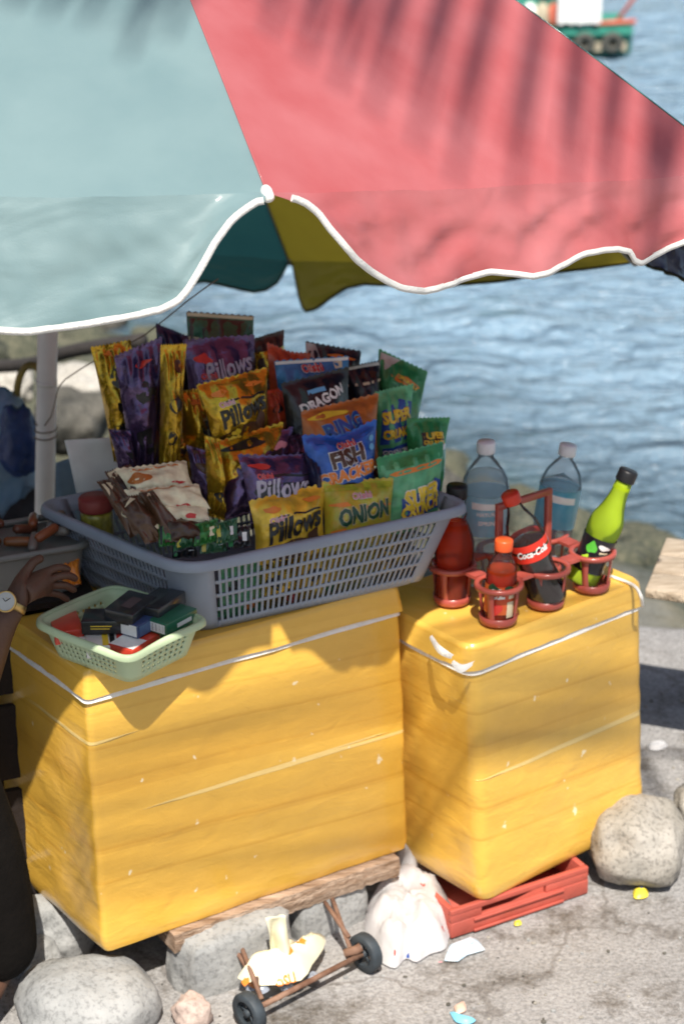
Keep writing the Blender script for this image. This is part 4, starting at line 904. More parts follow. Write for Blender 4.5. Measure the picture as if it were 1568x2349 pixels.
# lime soda tilted right
prof = [(0, 0), (.024, 0), (.029, .006), (.0295, .03), (.027, .05), (.027, .075), (.0295, .095), (.0315, .11), (.030, .128), (.022, .15), (.0165, .175), (.0150, .20), (.0142, .212)]
LIM = clear('lime_soda', (.75, .95, .10), .85, (.72, .95, .03))
prof = [(r*1.08, z*1.06) for r, z in prof]
t6 = bottle('bright lime soda bottle with a black cap, leaning right', (cupc[2].x-.020, cupc[2].y+.002), prof, inset(prof, .0008, .218), LIM, capprof(.0182, .216, .023), CAPK, tilt=(-3, 21), z=.012)
curved_label(t6, lambda z: interp([(0, .0325), (.03, .033), (.05, .031), (.075, .031), (.095, .033), (.11, .0345)], z), .03, .10, BLK, prints=[(blob(.008, .086, .012, .005, 9), iW), (blob(-.015, .080, .009, .012, 3), ink('lime_green', (.1, .5, .05))), (blob(-.02, .05, .008, .014, 5), ink('bright_lime', (.45, .7, .04))), ([(.0, .055), (.02, .06), (.02, .066), (.0, .062)], iW), ([(.002, .072), (.02, .075), (.02, .078), (.002, .076)], iC)], face=facing)

# ------------------------------------------------------------------ umbrella
def fabric(name, c, c2=None, tl=.35, rough=.55):
    m = pm('umbrella_fabric_'+name, c, rough=rough, var=.08, vs=7, c2=c2, bump=.12, bs=600, translucent=tl, det=6, coat=.35)
    return m
def creased(name, c, c2, tl):
    k = 'umbrella_fabric_'+name; m = fabric(name, c, c2, tl, .42)
    n = m.node_tree.nodes; l = m.node_tree.links; b = n['Principled BSDF']; tc = n.new('ShaderNodeTexCoord')
    mp = n.new('ShaderNodeMapping'); mp.inputs['Scale'].default_value = (1.0, 1.0, 2.2); mp.inputs['Rotation'].default_value = (0, R(20), 0); l.new(tc.outputs['Object'], mp.inputs[0])
    no = n.new('ShaderNodeTexNoise'); no.inputs['Scale'].default_value = 4.5; no.inputs['Detail'].default_value = 2.5; no.inputs['Distortion'].default_value = .7; l.new(mp.outputs[0], no.inputs[0])
    old = b.inputs['Normal'].links[0].from_socket; bp = n.new('ShaderNodeBump'); bp.inputs['Strength'].default_value = .42; bp.inputs['Distance'].default_value = .025; l.new(no.outputs[0], bp.inputs['Height']); l.new(old, bp.inputs['Normal']); l.new(bp.outputs[0], b.inputs['Normal']); return m
TEAL = fabric('pale_teal', (.225, .355, .385), (.28, .415, .44), .45); RED = fabric('red', (.50, .105, .11), (.57, .165, .175), .3)
VTEAL = creased('pale_teal_hem', (.235, .37, .40), (.31, .45, .475), .45); VRED = creased('red_hem', (.52, .125, .13), (.60, .20, .21), .3)
YELLOW_SHADE = fabric('shaded_yellow', (.36, .27, .025), (.43, .33, .03), .35); NAVYF = fabric('navy', (.02, .035, .13), None, .2); TEAL_SHADE = fabric('shaded_teal', (.04, .17, .17), (.05, .20, .19), .35)  # far yellow and teal cloth have the underside's shade in their colours
TRIM = pm('white_trim', (.80, .79, .76), rough=.7, var=.05, bump=.2, bs=300)
P1 = at(612, 442, Y=2.65); P3 = at(1700, 392, Y=3.4); P4 = at(1452, 598, Y=4.5); P5 = at(664, 598, Y=5.25)
rims = [P1, P3, P4, P5, at(-620, 470, Y=5.1), at(-1500, 330, Y=3.9), at(-1100, 432, Y=2.45)]
O = sum(rims, Vector())/len(rims); n_ = (P3-P1).cross(P5-P1).normalized(); n_ = n_ if n_.z > 0 else -n_
APEX = at(131, -641, Y=O.y+.10)
HEM_RED = [(612, 446), (623, 451), (644, 462), (669, 486), (693, 528), (718, 564), (746, 595), (771, 613), (823, 644), (858, 660), (917, 668), (960, 660), (1020, 645), (1080, 627), (1120, 628), (1160, 632), (1200, 622), (1240, 605), (1290, 583), (1330, 575), (1365, 573), (1400, 580), (1415, 600), (1435, 608), (1480, 582), (1568, 530), (1620, 490), (1700, 396)]
HEM_TEAL = [(-1100, 436), (-1000, 560), (-800, 680), (-600, 730), (-400, 745), (-200, 745), (-60, 744), (0, 748), (60, 750), (200, 738), (300, 722), (367, 707), (413, 683), (437, 658), (472, 606), (507, 549), (542, 497), (565, 476), (585, 460), (600, 450), (612, 446)]
HEM_YELLOW = [(664, 600), (680, 690), (690, 718), (715, 712), (745, 690), (780, 667), (830, 656), (1020, 660), (1060, 657), (1150, 648), (1250, 630), (1350, 618), (1430, 606), (1452, 600)]
HEM_TEAL_FAR = [(-620, 472), (-300, 640), (300, 690), (465, 648), (500, 655), (550, 667), (580, 673), (610, 668), (640, 650), (664, 602)]
HEM_NAVY = [(1452, 602), (1480, 612), (1520, 628), (1568, 643), (1640, 620), (1700, 396)]
HEMS = {0: HEM_RED, 1: HEM_NAVY, 2: HEM_YELLOW, 3: HEM_TEAL_FAR, 6: HEM_TEAL}
def pix(p):
    v = p-CAM; q = v.dot(vF); return CX+FPX*v.dot(vR)/q, CY-FPX*v.dot(vU)/q
def hem_drop(tab, e):
    """length of cloth hanging below rim point e so the hem has the scalloped profile"""
    x, y = pix(e); d = (interp(tab, x)-y)*e.y/FPX*1.085; return max(.003, d-(.012 if tab in (HEM_RED, HEM_TEAL) else .004)*min(1, max(0, d)/.07))
def canopy():
    t = empty('beach_umbrella'); tag(t, 'big beach umbrella with teal, red, yellow and navy panels over the stall', 'umbrella')
    mats = [RED, NAVYF, YELLOW_SHADE, TEAL_SHADE, RED, NAVYF, TEAL]; N = len(rims)
    # rib shape: slightly bowed
    def ribpt(P, s): 
        q = APEX.lerp(P, s); return q + Vector((0, 0, 1))*(.045*math.sin(math.pi*s))
    for k in range(N):
        A, B = rims[k], rims[(k+1) % N]; mat = mats[k]; mb = MB(); NS, NT = 26, (64 if k in (0, N-1) else 44)
        rows = []
        for i in range(NS+1):
            s = .004+.996*i/NS; row = []
            for j in range(NT+1):
                u = j/NT; p = ribpt(A, s).lerp(ribpt(B, s), u); inward = (O-(A+B)/2).normalized()
                sag = math.sin(math.pi*u)*s*s*.045
                p = p+inward*sag*.6-Vector((0, 0, 1))*sag*.15
                p += n_*.004*nz((p.x, p.y, p.z), 5, k)*s*min(1, math.sin(math.pi*u)*3)
                # taut creases close to the hem
                p += n_*.010*max(0, s-.8)*nz((u*18, s*3, k), 1)
                row.append(p)
            rows.append(row)
        mb.grid(rows); mb.build('canopy_panel', mat, t)
        # valance
        edge = rows[-1]; L = (B-A).length; outw = ((A+B)/2-O); outw = (outw-Vector((0, 0, outw.z))).normalized()
        NV = 14
        def drop(u):
            if k == 2: # yellow: from P4 to P5
                return interp([(0, .004), (.05, .02), (.2, .05), (.4, .075), (.55, .10), (.7, .12), (.82, .145), (.90, .165), (.945, .175), (.975, .14), (1, .004)], u)
            return .15*(1-(2*u-1)**4)**.8+.004
        amp = {0: .010, N-1: .010}.get(k, .008)
        vr = []
        for i in range(NV+1):
            s = i/NV; row = []
            for j in range(NT*2+1):
                u = j/(NT*2); j0 = min(NT-1, int(u*NT)); f_ = u*NT-j0; e = edge[j0].lerp(edge[j0+1], f_); d = hem_drop(HEMS[k], e) if k in HEMS else drop(u)
                wv = (amp*math.sin(2*math.pi*(u*2.3+.15*k))+amp*.4*math.sin(u*31+k))*s*min(1, d/.08)
                cr = (.009*nz((u*9, s*4+u*7, k*2), 1)+.004*nz((u*26, s*5-u*20, k*2), 1))*min(1, s*3)*min(1, d/.08)
                row.append(e+Vector((0, 0, -d*s))+outw*(wv*.7+cr+(.05 if k in (0, N-1) else .012)*s))
            vr.append(row)
        if k == 0:  # the hem folds forward into a point near the right
            pass
        mb = MB(); mb.grid(vr); vo = mb.build('valance', {0: VRED, N-1: VTEAL}.get(k, mat), t)
        # white tape along the hem: front and back of the edge
        hem = vr[-1]; tb = MB(); W_ = .0085
        if k in (0, N-1):
            rr = []
            for j, p in enumerate(hem):
                q0 = vr[NV-1][j]; a_ = hem[max(0, j-1)]; b2 = hem[min(len(hem)-1, j+1)]; tdir = (b2-a_).normalized(); nn = tdir.cross(outw).normalized(); nn = nn if nn.z > 0 else -nn
                rr.append((p+outw*.0015+nn*W_, p+outw*.0022+nn*W_*.4, p+outw*.0012-nn*W_*.15, p-outw*.0015-nn*W_*.1, p-outw*.0015+nn*W_))
            tb.grid([[r_[m_] for r_ in rr] for m_ in range(5)]); tb.build('white_hem_tape', TRIM, vo)
        else:
            tb.tube([p for p in hem], .004, 6); tb.build('dark_hem', pm('dark_hem_tape', (.05, .06, .03), rough=.7), vo)
    metal = pm('rib_steel', (.35, .36, .36), rough=.4, metal=.8)
    for k, P in enumerate(rims):
        mb = MB(); mb.tube([ribpt(P, s/8)-n_*.010 for s in range(0, 9)], .0035, 6); rb = mb.build('rib', metal, t)
        d = (P-ribpt(P, .9)).normalized(); m2 = MB(); m2.tube([P-d*.010, P-d*.004, P+d*.012, P+d*.016], [.006, .008, .008, .004], 12); m2.build('rib_tip', TRIM if k == 0 else metal, rb)
    for k, P in enumerate(rims):
        mb = MB(); mb.tube([ribpt(P, .02+.98*q/16)+Vector((0, 0, .0006)) for q in range(17)], .0016, 6); mb.build('panel_seam', [RED, TEAL_SHADE, YELLOW_SHADE, TEAL_SHADE, RED, NAVYF, TEAL][k], t)
    PV = pm('white_pole_plastic', (.78, .75, .71), rough=.5, var=.04)
    base = at(103, 1170, Y=4.05); d = base-APEX; foot = APEX+d*((0-APEX.z)/d.z)
    mb = MB(); mb.tube([APEX+Vector((0, 0, -.02)), base, foot], .0215, 20); po = mb.build('pole', PV, t)
    # lower sleeve joint and wire tied round the pole
    j0 = at(91, 865, Y=4.05); tt = (j0-APEX).dot(d)/d.length_squared; c0 = APEX+d*tt
    mb = MB(); mb.tube([c0, c0+d.normalized()*.012], .0225, 20); mb.build('joint_collar', PV, po)
    mb = MB(); dn = d.normalized(); x_ = dn.orthogonal().normalized(); y_ = dn.cross(x_)
    c1 = c0+dn*.10; pts = [c1+(x_*math.cos(a_*.35)+y_*math.sin(a_*.35))*.0235+dn*.0009*a_ for a_ in range(0, 40)]
    pts += [at(118, 955, Y=4.0), at(130, 905, Y=3.98), at(150, 870, Y=3.95), at(240, 815, Y=3.85), at(330, 770, Y=3.8), at(430, 690, Y=3.7), at(500, 640, Y=3.6)]
    mb.tube(smooth_poly(pts, 2), .0013, 6); mb.build('tie_wire', pm('brown_wire', (.18, .13, .09), rough=.6), po)
    for k, P in enumerate(rims):
        mb = MB(); mb.tube([APEX+d*.30+(P-O).normalized()*.02, ribpt(P, .52)-n_*.012], .003, 6); mb.build('stretcher', metal, t)
    return rebase(t)
canopy()

# ------------------------------------------------------------------ palm frond above and behind the camera, throwing the striped shade
def palm():
    t = empty('palm_tree'); tag(t, 'coconut palm leaning over the stall from behind the photographer', 'palm tree')
    LEAF = pm('palm_leaf', (.07, .14, .025), rough=.5, var=.3, vs=3, translucent=.35); BARK = pm('palm_bark', (.18, .15, .12), rough=.9, bump=.5, bs=8)
    D = 5.2
    def canp(px, py):
        # point on the near canopy (plane of the panel it falls in)
        A, B = (rims[-1], P1) if px < 415+.443*py else (P1, P3)
        nn = (A-APEX).cross(B-APEX).normalized(); return onplane(px, py, APEX, nn)
    def up(p): return p+SUN*D
    groups = [
        [((1580, 100), (1515, 560)), ((1500, 60), (1503, 540)), ((1425, 20), (1394, 463)), ((1330, -20), (1310, 420)), ((1250, -60), (1180, 428)), ((1150, -90), (1040, 400)), ((1060, -120), (950, 330)), ((960, -140), (850, 270)), ((880, -160), (770, 220)), ((790, -180), (695, 165)), ((700, -190), (612, 110))],
        [((520, -130), (385, 125)), ((420, -110), (290, 160)), ((320, -120), (195, 90)), ((220, -120), (110, 70)), ((130, -120), (25, 55)), ((30, -130), (-60, 40))]]
    boxn = Vector((.53, -.85, 0)); boxp = Vector((-.439, 3.03, .4))
    boxl = [[(1530, 1470), (190, 1695)], [(1530, 1545), (150, 1775)], [(1530, 1640), (150, 1862)], [(1530, 1705), (150, 1932)], [(1530, 1775), (150, 1990)], [(1530, 1835), (150, 2045)]]
    crown = up(canp(-200, -900))+Vector((-.6, -.6, .3))
    for gi, g_ in enumerate(groups):
        rach = [up(canp(*a_[0]))+Vector((0, 0, .0)) for a_ in g_]
        mb = MB(); mb.tube(smooth_poly(rach+[crown], 4), [.012]*(len(rach)*4+1), 8); fr_o = mb.build('frond', LEAF, t)
        lb = MB(); rnd = random.Random(gi+4)
        for (a_, b2) in g_:
            S0 = up(canp(*a_)); E0 = up(canp(*b2)); d = E0-S0; side = d.cross(SUN).normalized()
            for off, wv in ((0, .0175), (rnd.uniform(.02, .036), .009)):
                rows = []
                for i in range(9):
                    s = i/8; p = S0+d*s*(1 if off == 0 else .86)+side*(off*s*1.0)+SUN*.02*math.sin(math.pi*s); wd = wv*(1-.75*s**2)*(.5+.5*min(1, s*5)); rows.append([p-side*wd, p+SUN*.006, p+side*wd])
                lb.grid(rows)
        # leaflets on the far side of the rachis (out of the stall's view)
        for k in range(len(rach)-1):
            for q in range(1 if gi == 0 else 0):
                S0 = rach[k].lerp(rach[k+1], q/2); ax = (rach[k+1]-rach[k]).normalized(); d = (ax.cross(SUN)*(-1)).normalized()
                E = S0-(up(canp(*g_[k][1]))-up(canp(*g_[k][0])))*.9; side = (E-S0).cross(SUN).normalized()
                lb.grid([[S0.lerp(E, i/6)+side*.02*(1-(i/6)**2)*sg for sg in (-1, 1)] for i in range(7)])
        lb.build('leaflets', LEAF, fr_o)
    foot = Vector((crown.x-1.6, crown.y-1.0, 0)); mb = MB(); mb.tube(smooth_poly([foot, foot.lerp(crown, .35)+Vector((-.5, -.2, 0)), foot.lerp(crown, .7)+Vector((-.4, -.1, 0)), crown], 6), [.17-.004*i for i in range(19)], 14); mb.build('trunk', BARK, t)
    for k in range(7):
        a_ = 2.2+k*.42; tip = crown+Vector((math.cos(a_)*2.6, math.sin(a_)*2.6, -.5)); P = smooth_poly([crown, crown.lerp(tip, .5)+Vector((0, 0, .7)), tip], 8)
        mb = MB(); mb.tube(P, .015, 6); fo = mb.build('frond', LEAF, t); lb = MB()
        for i in range(2, len(P)-1):
            ax = (P[i+1]-P[i-1]).normalized(); sd_ = ax.cross(Vector((0, 0, 1))).normalized()
            for sg in (-1, 1):
                e = P[i]+sd_*sg*.5+ax*.2-Vector((0, 0, .25)); lb.grid([[P[i].lerp(e, q/4)+ax*.02*w_*(1-q/4.2) for w_ in (-1, 1)] for q in range(5)])
        lb.build('leaflets', LEAF, fo)
    t2 = empty('palm_tree'); tag(t2, 'second palm standing to the right of the photographer, frond over the boxes', 'palm tree')
    bx = [[up(onplane(*q, boxp, boxn)) for q in pr_] for pr_ in boxl]
    rc_ = [q[0] for q in bx]; rc_ = [rc_[-1]+(rc_[-1]-rc_[0])*.4]+rc_[::-1]+[rc_[0]+Vector((.5, -.5, .5)), rc_[0]+Vector((1.6, -1.2, .3))]
    mb = MB(); mb.tube(smooth_poly(rc_, 4), .010, 8); fr_o = mb.build('frond', LEAF, t2); lb = MB()
    for S0, E0 in bx:
        d = E0-S0; side = d.cross(SUN).normalized(); rows = []
        for i in range(13):
            q = i/12; p = S0+d*q+SUN*.03*math.sin(math.pi*q)+side*.012*math.sin(q*5+S0.z*9); wd = .0125*(1-.45*q**2)*(.4+.6*min(1, q*6)); rows.append([p-side*wd, p+SUN*.005, p+side*wd])
        lb.grid(rows)
    lb.build('leaflets', LEAF, fr_o); c2 = rc_[-1]; f2 = Vector((c2.x+.9, c2.y-.6, 0))
    mb = MB(); mb.tube(smooth_poly([f2, f2.lerp(c2, .4)+Vector((.25, 0, 0)), f2.lerp(c2, .75)+Vector((.2, 0, 0)), c2], 6), [.16-.004*i for i in range(19)], 14); mb.build('trunk', BARK, t2)
    rebase(t2)
    return rebase(t)
palm()

# ------------------------------------------------------------------ boat
def boat():
    t = empty('fishing_boat'); tag(t, 'green wooden fishing boat with a white tarp moored out on the water', 'boat')
    def bp(px, py, dy=0): return at(px, py, Y=21.6+dy)
    c = at(1428, 112, z=WZ+.0); Y0 = c.y; k = Y0/FPX   # metres per pixel
    def X(px): return at(px, 100, Y=Y0).x
    GR = pm('boat_green', (.02, .20, .15), rough=.5, c2=(.06, .30, .22), vs=5, bump=.2); WH = pm('boat_white', (.78, .77, .74), rough=.6); TAN = pm('boat_tan', (.42, .36, .26), rough=.7, var=.25, vs=6); RD = pm('boat_red', (.55, .13, .08), rough=.6); DK = pm('boat_dark', (.02, .03, .03), rough=.7)
    xr = X(1432); xl = X(150); z0 = WZ; L = xr-xl
    # hull
    mb = MB(); rows = []; N = 30
    for i in range(N+1):
        s = i/N; x = xl+L*s; bow = min(1, (s/.35))**.6; wdt = .55*bow; sheer = .33+.25*(1-s)**3
        rows.append([Vector((x, Y0+wdt*a_, z0+z_)) for a_, z_ in ((-1, sheer), (-.98, sheer*.55), (-.93, .08), (-.6, -.12), (.6, -.12), (.93, .08), (1, sheer))])
    mb.grid(rows); b0 = (N)*7; mb.f.append([b0+q for q in range(7)]); mb.m.append(0)
    for i in range(N): 
        a_ = i*7; mb.f.append([a_, a_+7, a_+13, a_+6]); mb.m.append(0)
    h = mb.build('hull', GR, t, smooth=False)
    mb = MB(); mb.box((xl+L*.6, Y0-.575, z0+.12), (L*.78, .03, .10)); mb.build('rubbing_strake', TAN, h, smooth=False)
    mb = MB(); mb.box((xl+L*.6, Y0-.60, z0+.285), (L*.80, .05, .05)); mb.build('gunwale', GR, h, smooth=False)
    for q in range(4):
        mb = MB(); x = X(1200+62*q); mb.lathe([(0, -.05), (.10, -.05), (.12, -.02), (.12, .02), (.10, .05), (.05, .05), (.05, -.05)], (x, Y0-.62, z0+.17), n=14, M=Matrix.Rotation(R(90), 3, 'X')); mb.build('tyre_fender', pm('fender_rubber', (.07, .07, .06), rough=.8), t)
    # cabin
    mb = MB(); mb.box((xl+L*.60, Y0, z0+.72), (L*.62, .8, .55)); mb.build('cabin', GR, t, smooth=False)
    mb = MB(); mb.box((xl+L*.60, Y0, z0+1.08), (L*.66, .95, .06)); mb.build('cabin_roof', WH, t, smooth=False)
    for q in range(6):
        mb = MB(); mb.box((X(1395-q*160), Y0-.41, z0+.75), (.16, .03, .22)); mb.build('cabin_window', DK, t, smooth=False)
    # white tarp hung over the side
    mb = MB(); x0, x1 = X(1262), X(1358)
    mb.grid([[Vector((x0+(x1-x0)*i/12+.01*nz((j, i, 0), 1), Y0-.66-.03*math.sin(i*1.3)*j/8, z0+1.25-(.86+.05*nz((i*.9, 0, 0), 1))*j/8)) for i in range(13)] for j in range(9)]); mb.build('tarp', WH, t)
    mb = MB(); mb.tube([Vector((X(1395), Y0-.45, z0+.35)), Vector((X(1455), Y0-.4, z0+.75)), Vector((X(1500), Y0-.4, z0+1.1))], .022, 8); mb.build('stern_rail', RD, t)
    mb = MB(); mb.tube([Vector((X(1345), Y0-.5, z0+.36)), Vector((X(1440), Y0-.5, z0+.38))], .03, 8); mb.build('deck_rail', RD, t)
    for q in range(3):
        mb = MB(); mb.lathe([(0, 0), (.07, 0), (.08, .05), (.075, .2), (.04, .25), (0, .26)], (X(1205+q*28), Y0-.42, z0+.335), n=14); mb.build('fuel_can', [WH, TAN, RD][q], t)
    return rebase(t)
boat()

# ------------------------------------------------------------------ trolley
RUST = pm('rusty_steel', (.13, .06, .035), rough=.75, c2=(.27, .16, .11), vs=30, bump=.3, bs=90); RUB = pm('wheel_plastic', (.035, .045, .055), rough=.6, var=.3, vs=40)
def trolley():
    t = empty('luggage_trolley'); tag(t, 'rusty folding trolley frame with two small black wheels', 'trolley')
    rw = .038
    wr_ = at(838, 2185, z=rw); wl = at(572, 2322, z=rw); ax = (wr_-wl).normalized()
    mb = MB(); mb.tube([wl, wr_], .0055, 10); mb.build('axle', RUST, t)
    for c in (wl, wr_):
        Mw = ax.to_track_quat('Z', 'Y').to_matrix()
        mb = MB(); mb.lathe([(.024, -.010), (.036, -.011), (.038, -.008), (.038, .008), (.036, .011), (.024, .010), (.024, -.010)], c, n=32, M=Mw)
        wo = mb.build('wheel', RUB, t)
        mb = MB(); mb.lathe([(0, -.009), (.007, -.009), (.007, .009), (0, .009)], c, n=16, M=Mw)
        for k in range(6):
            a_ = k*math.pi/3; d = Mw @ Vector((math.cos(a_), math.sin(a_), 0)); mb.tube([c+d*.005, c+d*.025], .0028, 6)
        mb.build('spokes', RUB, wo)
    top = .108
    for (x0, y0, x1, y1) in ((806, 2185, 762, 2062), (800, 2150, 745, 2070), (600, 2292, 545, 2150), (575, 2235, 528, 2158)):
        a_ = at(x0, y0, z=.045 if y0 > 2180 else .06); b2 = at(x1, y1, z=top-.025)
        mb = MB(); mb.tube([a_, b2], .0045, 8); mb.build('frame_bar', RUST, t)
    mb = MB(); mb.tube([at(790, 2188, z=.043), at(815, 2180, z=.05), at(828, 2172, z=.055)], .009, 8); mb.build('bracket', RUST, t)
    return rebase(t)
trolley()
WHITEB = pm('white_bag_plastic', (.80, .79, .80), rough=.35, var=.05, vs=20, translucent=.45, bump=.6, bs=30, coat=.2)
def crumpled(name, label, cat, outline, z0, hgt, mat, seed, prints=(), zb=None, texts=(), stiff=1.0, thick=.0015, sm=4):
    """a crumpled soft thing lying on the ground; outline pixels read at z0, filled and puffed up"""
    P = [at(x, y, z=z0).xy for x, y in smooth_poly([(a_, b2) for a_, b2 in outline+[outline[0]]], sm)[:-1]]
    c = sum(P, Vector((0, 0)))/len(P); rows = []; K = 14
    for i in range(K+1):
        s = i/K
        row = []
        for p in P:
            q = c.lerp(p, 1-s*.98); dz = hgt*(1-(1-s)**4)*(1)+hgt*.32*nz((q.x, q.y, 0), 22*stiff, seed)*min(1, s*4)+hgt*.26*(abs(nz((q.x, q.y, 2), 40*stiff, seed))-.2)*min(1, s*5)+hgt*.1*nz((q.x, q.y, 2), 90*stiff, seed)*min(1, s*5)
            row.append(Vector((q.x, q.y, z0+max(.001, dz))))
        rows.append(row)
    mb = MB(); mb.grid(rows, cu=True); mb.grid([[p for p in rows[0]], [Vector((c.x, c.y, z0+.0005)).lerp(p, .4) for p in rows[0]]], cu=True)
    o = mb.build(name, mat); tag(o, label, cat)
    if prints or texts:
        from mathutils.bvhtree import BVHTree
        bvh = BVHTree.FromPolygons([v for v in mb.v], mb.f)
        def S(x, y):
            h_ = bvh.ray_cast(Vector((x, y, 3)), Vector((0, 0, -1)))
            return (h_[0] if h_[0] else Vector((x, y, z0+.002))), Vector((0, 0, 1))
        tb = MB(); ms = []
        for k, (cx_, cy_, rx, ry, m_) in enumerate(prints):
            if m_ not in ms: ms.append(m_)
            q = at(cx_, cy_, z=z0+hgt*.7); place_poly(tb, S, blob(q.x, q.y, rx, ry, k+seed), ms.index(m_), eps=.0012, step=.004)
        for (st, x, y, wd, rot, m_) in texts:
            if m_ not in ms: ms.append(m_)
            q = at(x, y, z=z0+hgt*.7); place_text(tb, S, st, (q.x, q.y), wd, rot, ms.index(m_), bold=.03, eps=.0015, step=.004)
        tb.build('printed_marks', ms, o)
    return rebase(o)
crumpled('plastic_bag', 'bulging white plastic bag with faint red print beside the red crate', 'plastic bag', [(836, 2110), (850, 2062), (880, 2030), (905, 2000), (945, 1985), (990, 2005), (1008, 2040), (1036, 2080), (1047, 2125), (1030, 2150), (1020, 2178), (985, 2190), (955, 2208), (930, 2200), (905, 2222), (870, 2205), (858, 2180), (838, 2150)], .004, .062, WHITEB, 3, prints=[(1015, 2115, .0025, .004, iR), (905, 2165, .0015, .005, iR), (935, 2155, .003, .002, iB), (1010, 2165, .005, .0015, iP)], sm=3)
sheet('plastic_sack', 'white plastic sack squeezed upright in the gap between the boxes', 'plastic sack', [(938, 1885), (972, 1880), (1040, 2080), (870, 2070)], 3.44, 15, -4, WHITEB, th=.004, bend=.03, seed=4)
crumpled('snack_wrapper', 'cream snack wrapper with orange letters on the trolley axle', 'wrapper', [(560, 2225), (612, 2215), (640, 2200), (655, 2170), (700, 2185), (745, 2150), (740, 2180), (715, 2215), (690, 2250), (600, 2262), (545, 2245)], .045, .03, pm('cream_wrapper', (.74, .70, .52), rough=.4, var=.06, coat=.3), 5, prints=[(583, 2240, .012, .012, iBr), (690, 2170, .012, .006, iO), (660, 2190, .008, .012, iO), (562, 2235, .006, .01, iO)], texts=[('OSU', 655, 2235, .038, 24, iO)], sm=2)
sheet('wrapper_strip', 'cream wrapper strip hanging down from the wooden board', 'wrapper', [(608, 2105), (655, 2100), (665, 2200), (628, 2215)], 3.10, 20, -6, pm('cream_wrapper', (.7,)*3), th=.0015, bend=.012, seed=9)
crumpled('blue_wrapper', 'pale blue and white wrapper flat beside the white bag', 'wrapper', [(1030, 2170), (1080, 2150), (1095, 2158), (1112, 2180), (1070, 2192), (1050, 2206), (1018, 2205)], .003, .012, pm('blue_white_wrapper', (.35, .55, .72), rough=.4, c2=(.75, .78, .8), vs=90), 6, sm=1)
crumpled('blue_scrap', 'small bright blue scrap at the bottom edge of the concrete', 'scrap', [(1030, 2322), (1060, 2332), (1090, 2340), (1075, 2350), (1045, 2345)], .003, .008, pm('bright_blue_scrap', (.2, .55, .75), rough=.4), 7)
crumpled('paper_scrap', 'tiny pinkish paper scrap just above the blue one', 'scrap', [(1040, 2310), (1062, 2298), (1068, 2318), (1048, 2326)], .003, .006, pm('peach_scrap', (.68, .45, .36), rough=.6), 8)
crumpled('candy_wrapper', 'yellow and blue candy wrapper at the foot of the right boulder', 'wrapper', [(1450, 2045), (1480, 2040), (1484, 2058), (1455, 2062)], .003, .010, pm('yellow_scrap', (.75, .62, .06), rough=.4), 9, prints=[(1470, 2040, .003, .003, iB)])
crumpled('yellow_scrap', 'tiny yellow scrap under the front edge of the red crate', 'scrap', [(1178, 2115), (1192, 2112), (1195, 2122), (1180, 2124)], .003, .006, pm('yellow_scrap', (.75, .62, .06), rough=.4), 10)
crumpled('white_scrap', 'white paper scrap in the dark gap behind the right box', 'scrap', [(1485, 1710), (1515, 1705), (1530, 1712), (1510, 1722), (1488, 1720)], .003, .012, pm('grey_white_scrap', (.6, .6, .62), rough=.6), 12)
for k, (x, y, zz) in enumerate(((560, 2262, .03), (585, 2268, .03), (640, 2262, .02), (700, 2240, .02))):
    crumpled('foil_scrap', ['crushed foil scrap left of the trolley wheel top', 'crushed foil scrap just right of the left trolley wheel', 'crushed foil scrap below the cream wrapper', 'crushed foil scrap where the wrapper meets the axle'][k], 'scrap', [(x, y), (x+20, y-8), (x+34, y+2), (x+22, y+12), (x+6, y+12)], zz, .012, pm('grey_blue_foil', (.38, .42, .50), rough=.35, metal=.3, var=.5, vs=90), 20+k)

# ------------------------------------------------------------------ plank table at the right
def table():
    t = empty('plank_table'); tag(t, 'low weathered plank table cut off at the right edge', 'table')
    A = at(1478, 1352, z=.46).xy; W2 = pm('grey_table_wood', (.32, .25, .18), rough=.8, c2=(.55, .46, .36), vs=6, stretch=(2, 10, 4), bump=.6, bs=25)
    e = Vector((.93, -.37)).normalized(); s = Vector((.3, .95)).normalized(); M = Matrix(((e.x, s.x, 0), (e.y, s.y, 0), (0, 0, 1)))
    for k in range(3):
        mb = MB(); p = A+e*.30+s*(.05+.10*k)
        mb.box((p.x, p.y, .46-.011), (.60, .095, .022), M); bevel(mb.build('board', W2, t), .004)
    for (x, y) in ((.24, .05), (.24, .25), (.5, .05), (.5, .25)):
        p = A+e*x+s*y; mb = MB(); mb.box((p.x, p.y, .219), (.055, .05, .437), M); bevel(mb.build('leg', W2, t), .004)
    mb = MB(); p = A+e*.11+s*.15; mb.box((p.x, p.y, .424), (.05, .24, .045), M); mb.build('crossbar', W2, t)
    return rebase(t)
table()

# ------------------------------------------------------------------ left background: tub, crate stand, bags, driftwood
def tub():
    c = at(45, 1240, z=.80); t = empty('plastic_tub'); tag(t, 'clear lidded tub of brown snacks left of the grey basket', 'tub')
    TP = pm('cloudy_plastic', (.26, .25, .235), rough=.35, trans=.3, var=.1)
    e = Vector((.93, .37)); s = Vector((-.37, .93)); A = c.xy-e*.13-s*.075
    sq = [A, A+e*.235, A+e*.235+s*.16, A+s*.16]
    loft('tub_wall', [q+(c.xy-q)*.10 for q in sq], c.z-.085, sq, c.z-.006, .03, TP, t, rings=6, wob=.001)
    rows = []; rp = round_poly([Vector((q.x, q.y, 0)) for q in sq], .03); cc = Vector((c.x, c.y, 0)); mb = MB()
    for k_, z_ in ((1.0, -.005), (1.08, -.004), (1.10, 0), (1.09, .006), (1.03, .008), (.96, .006), (.95, .001)): rows.append([cc+(p-cc)*k_+Vector((0, 0, c.z+z_)) for p in rp])
    mb.grid(rows, cu=True, cv=True); mb.build('rim', TP, t)
    return rebase(t), c, e, s
_, tc_, te_, ts_ = tub()
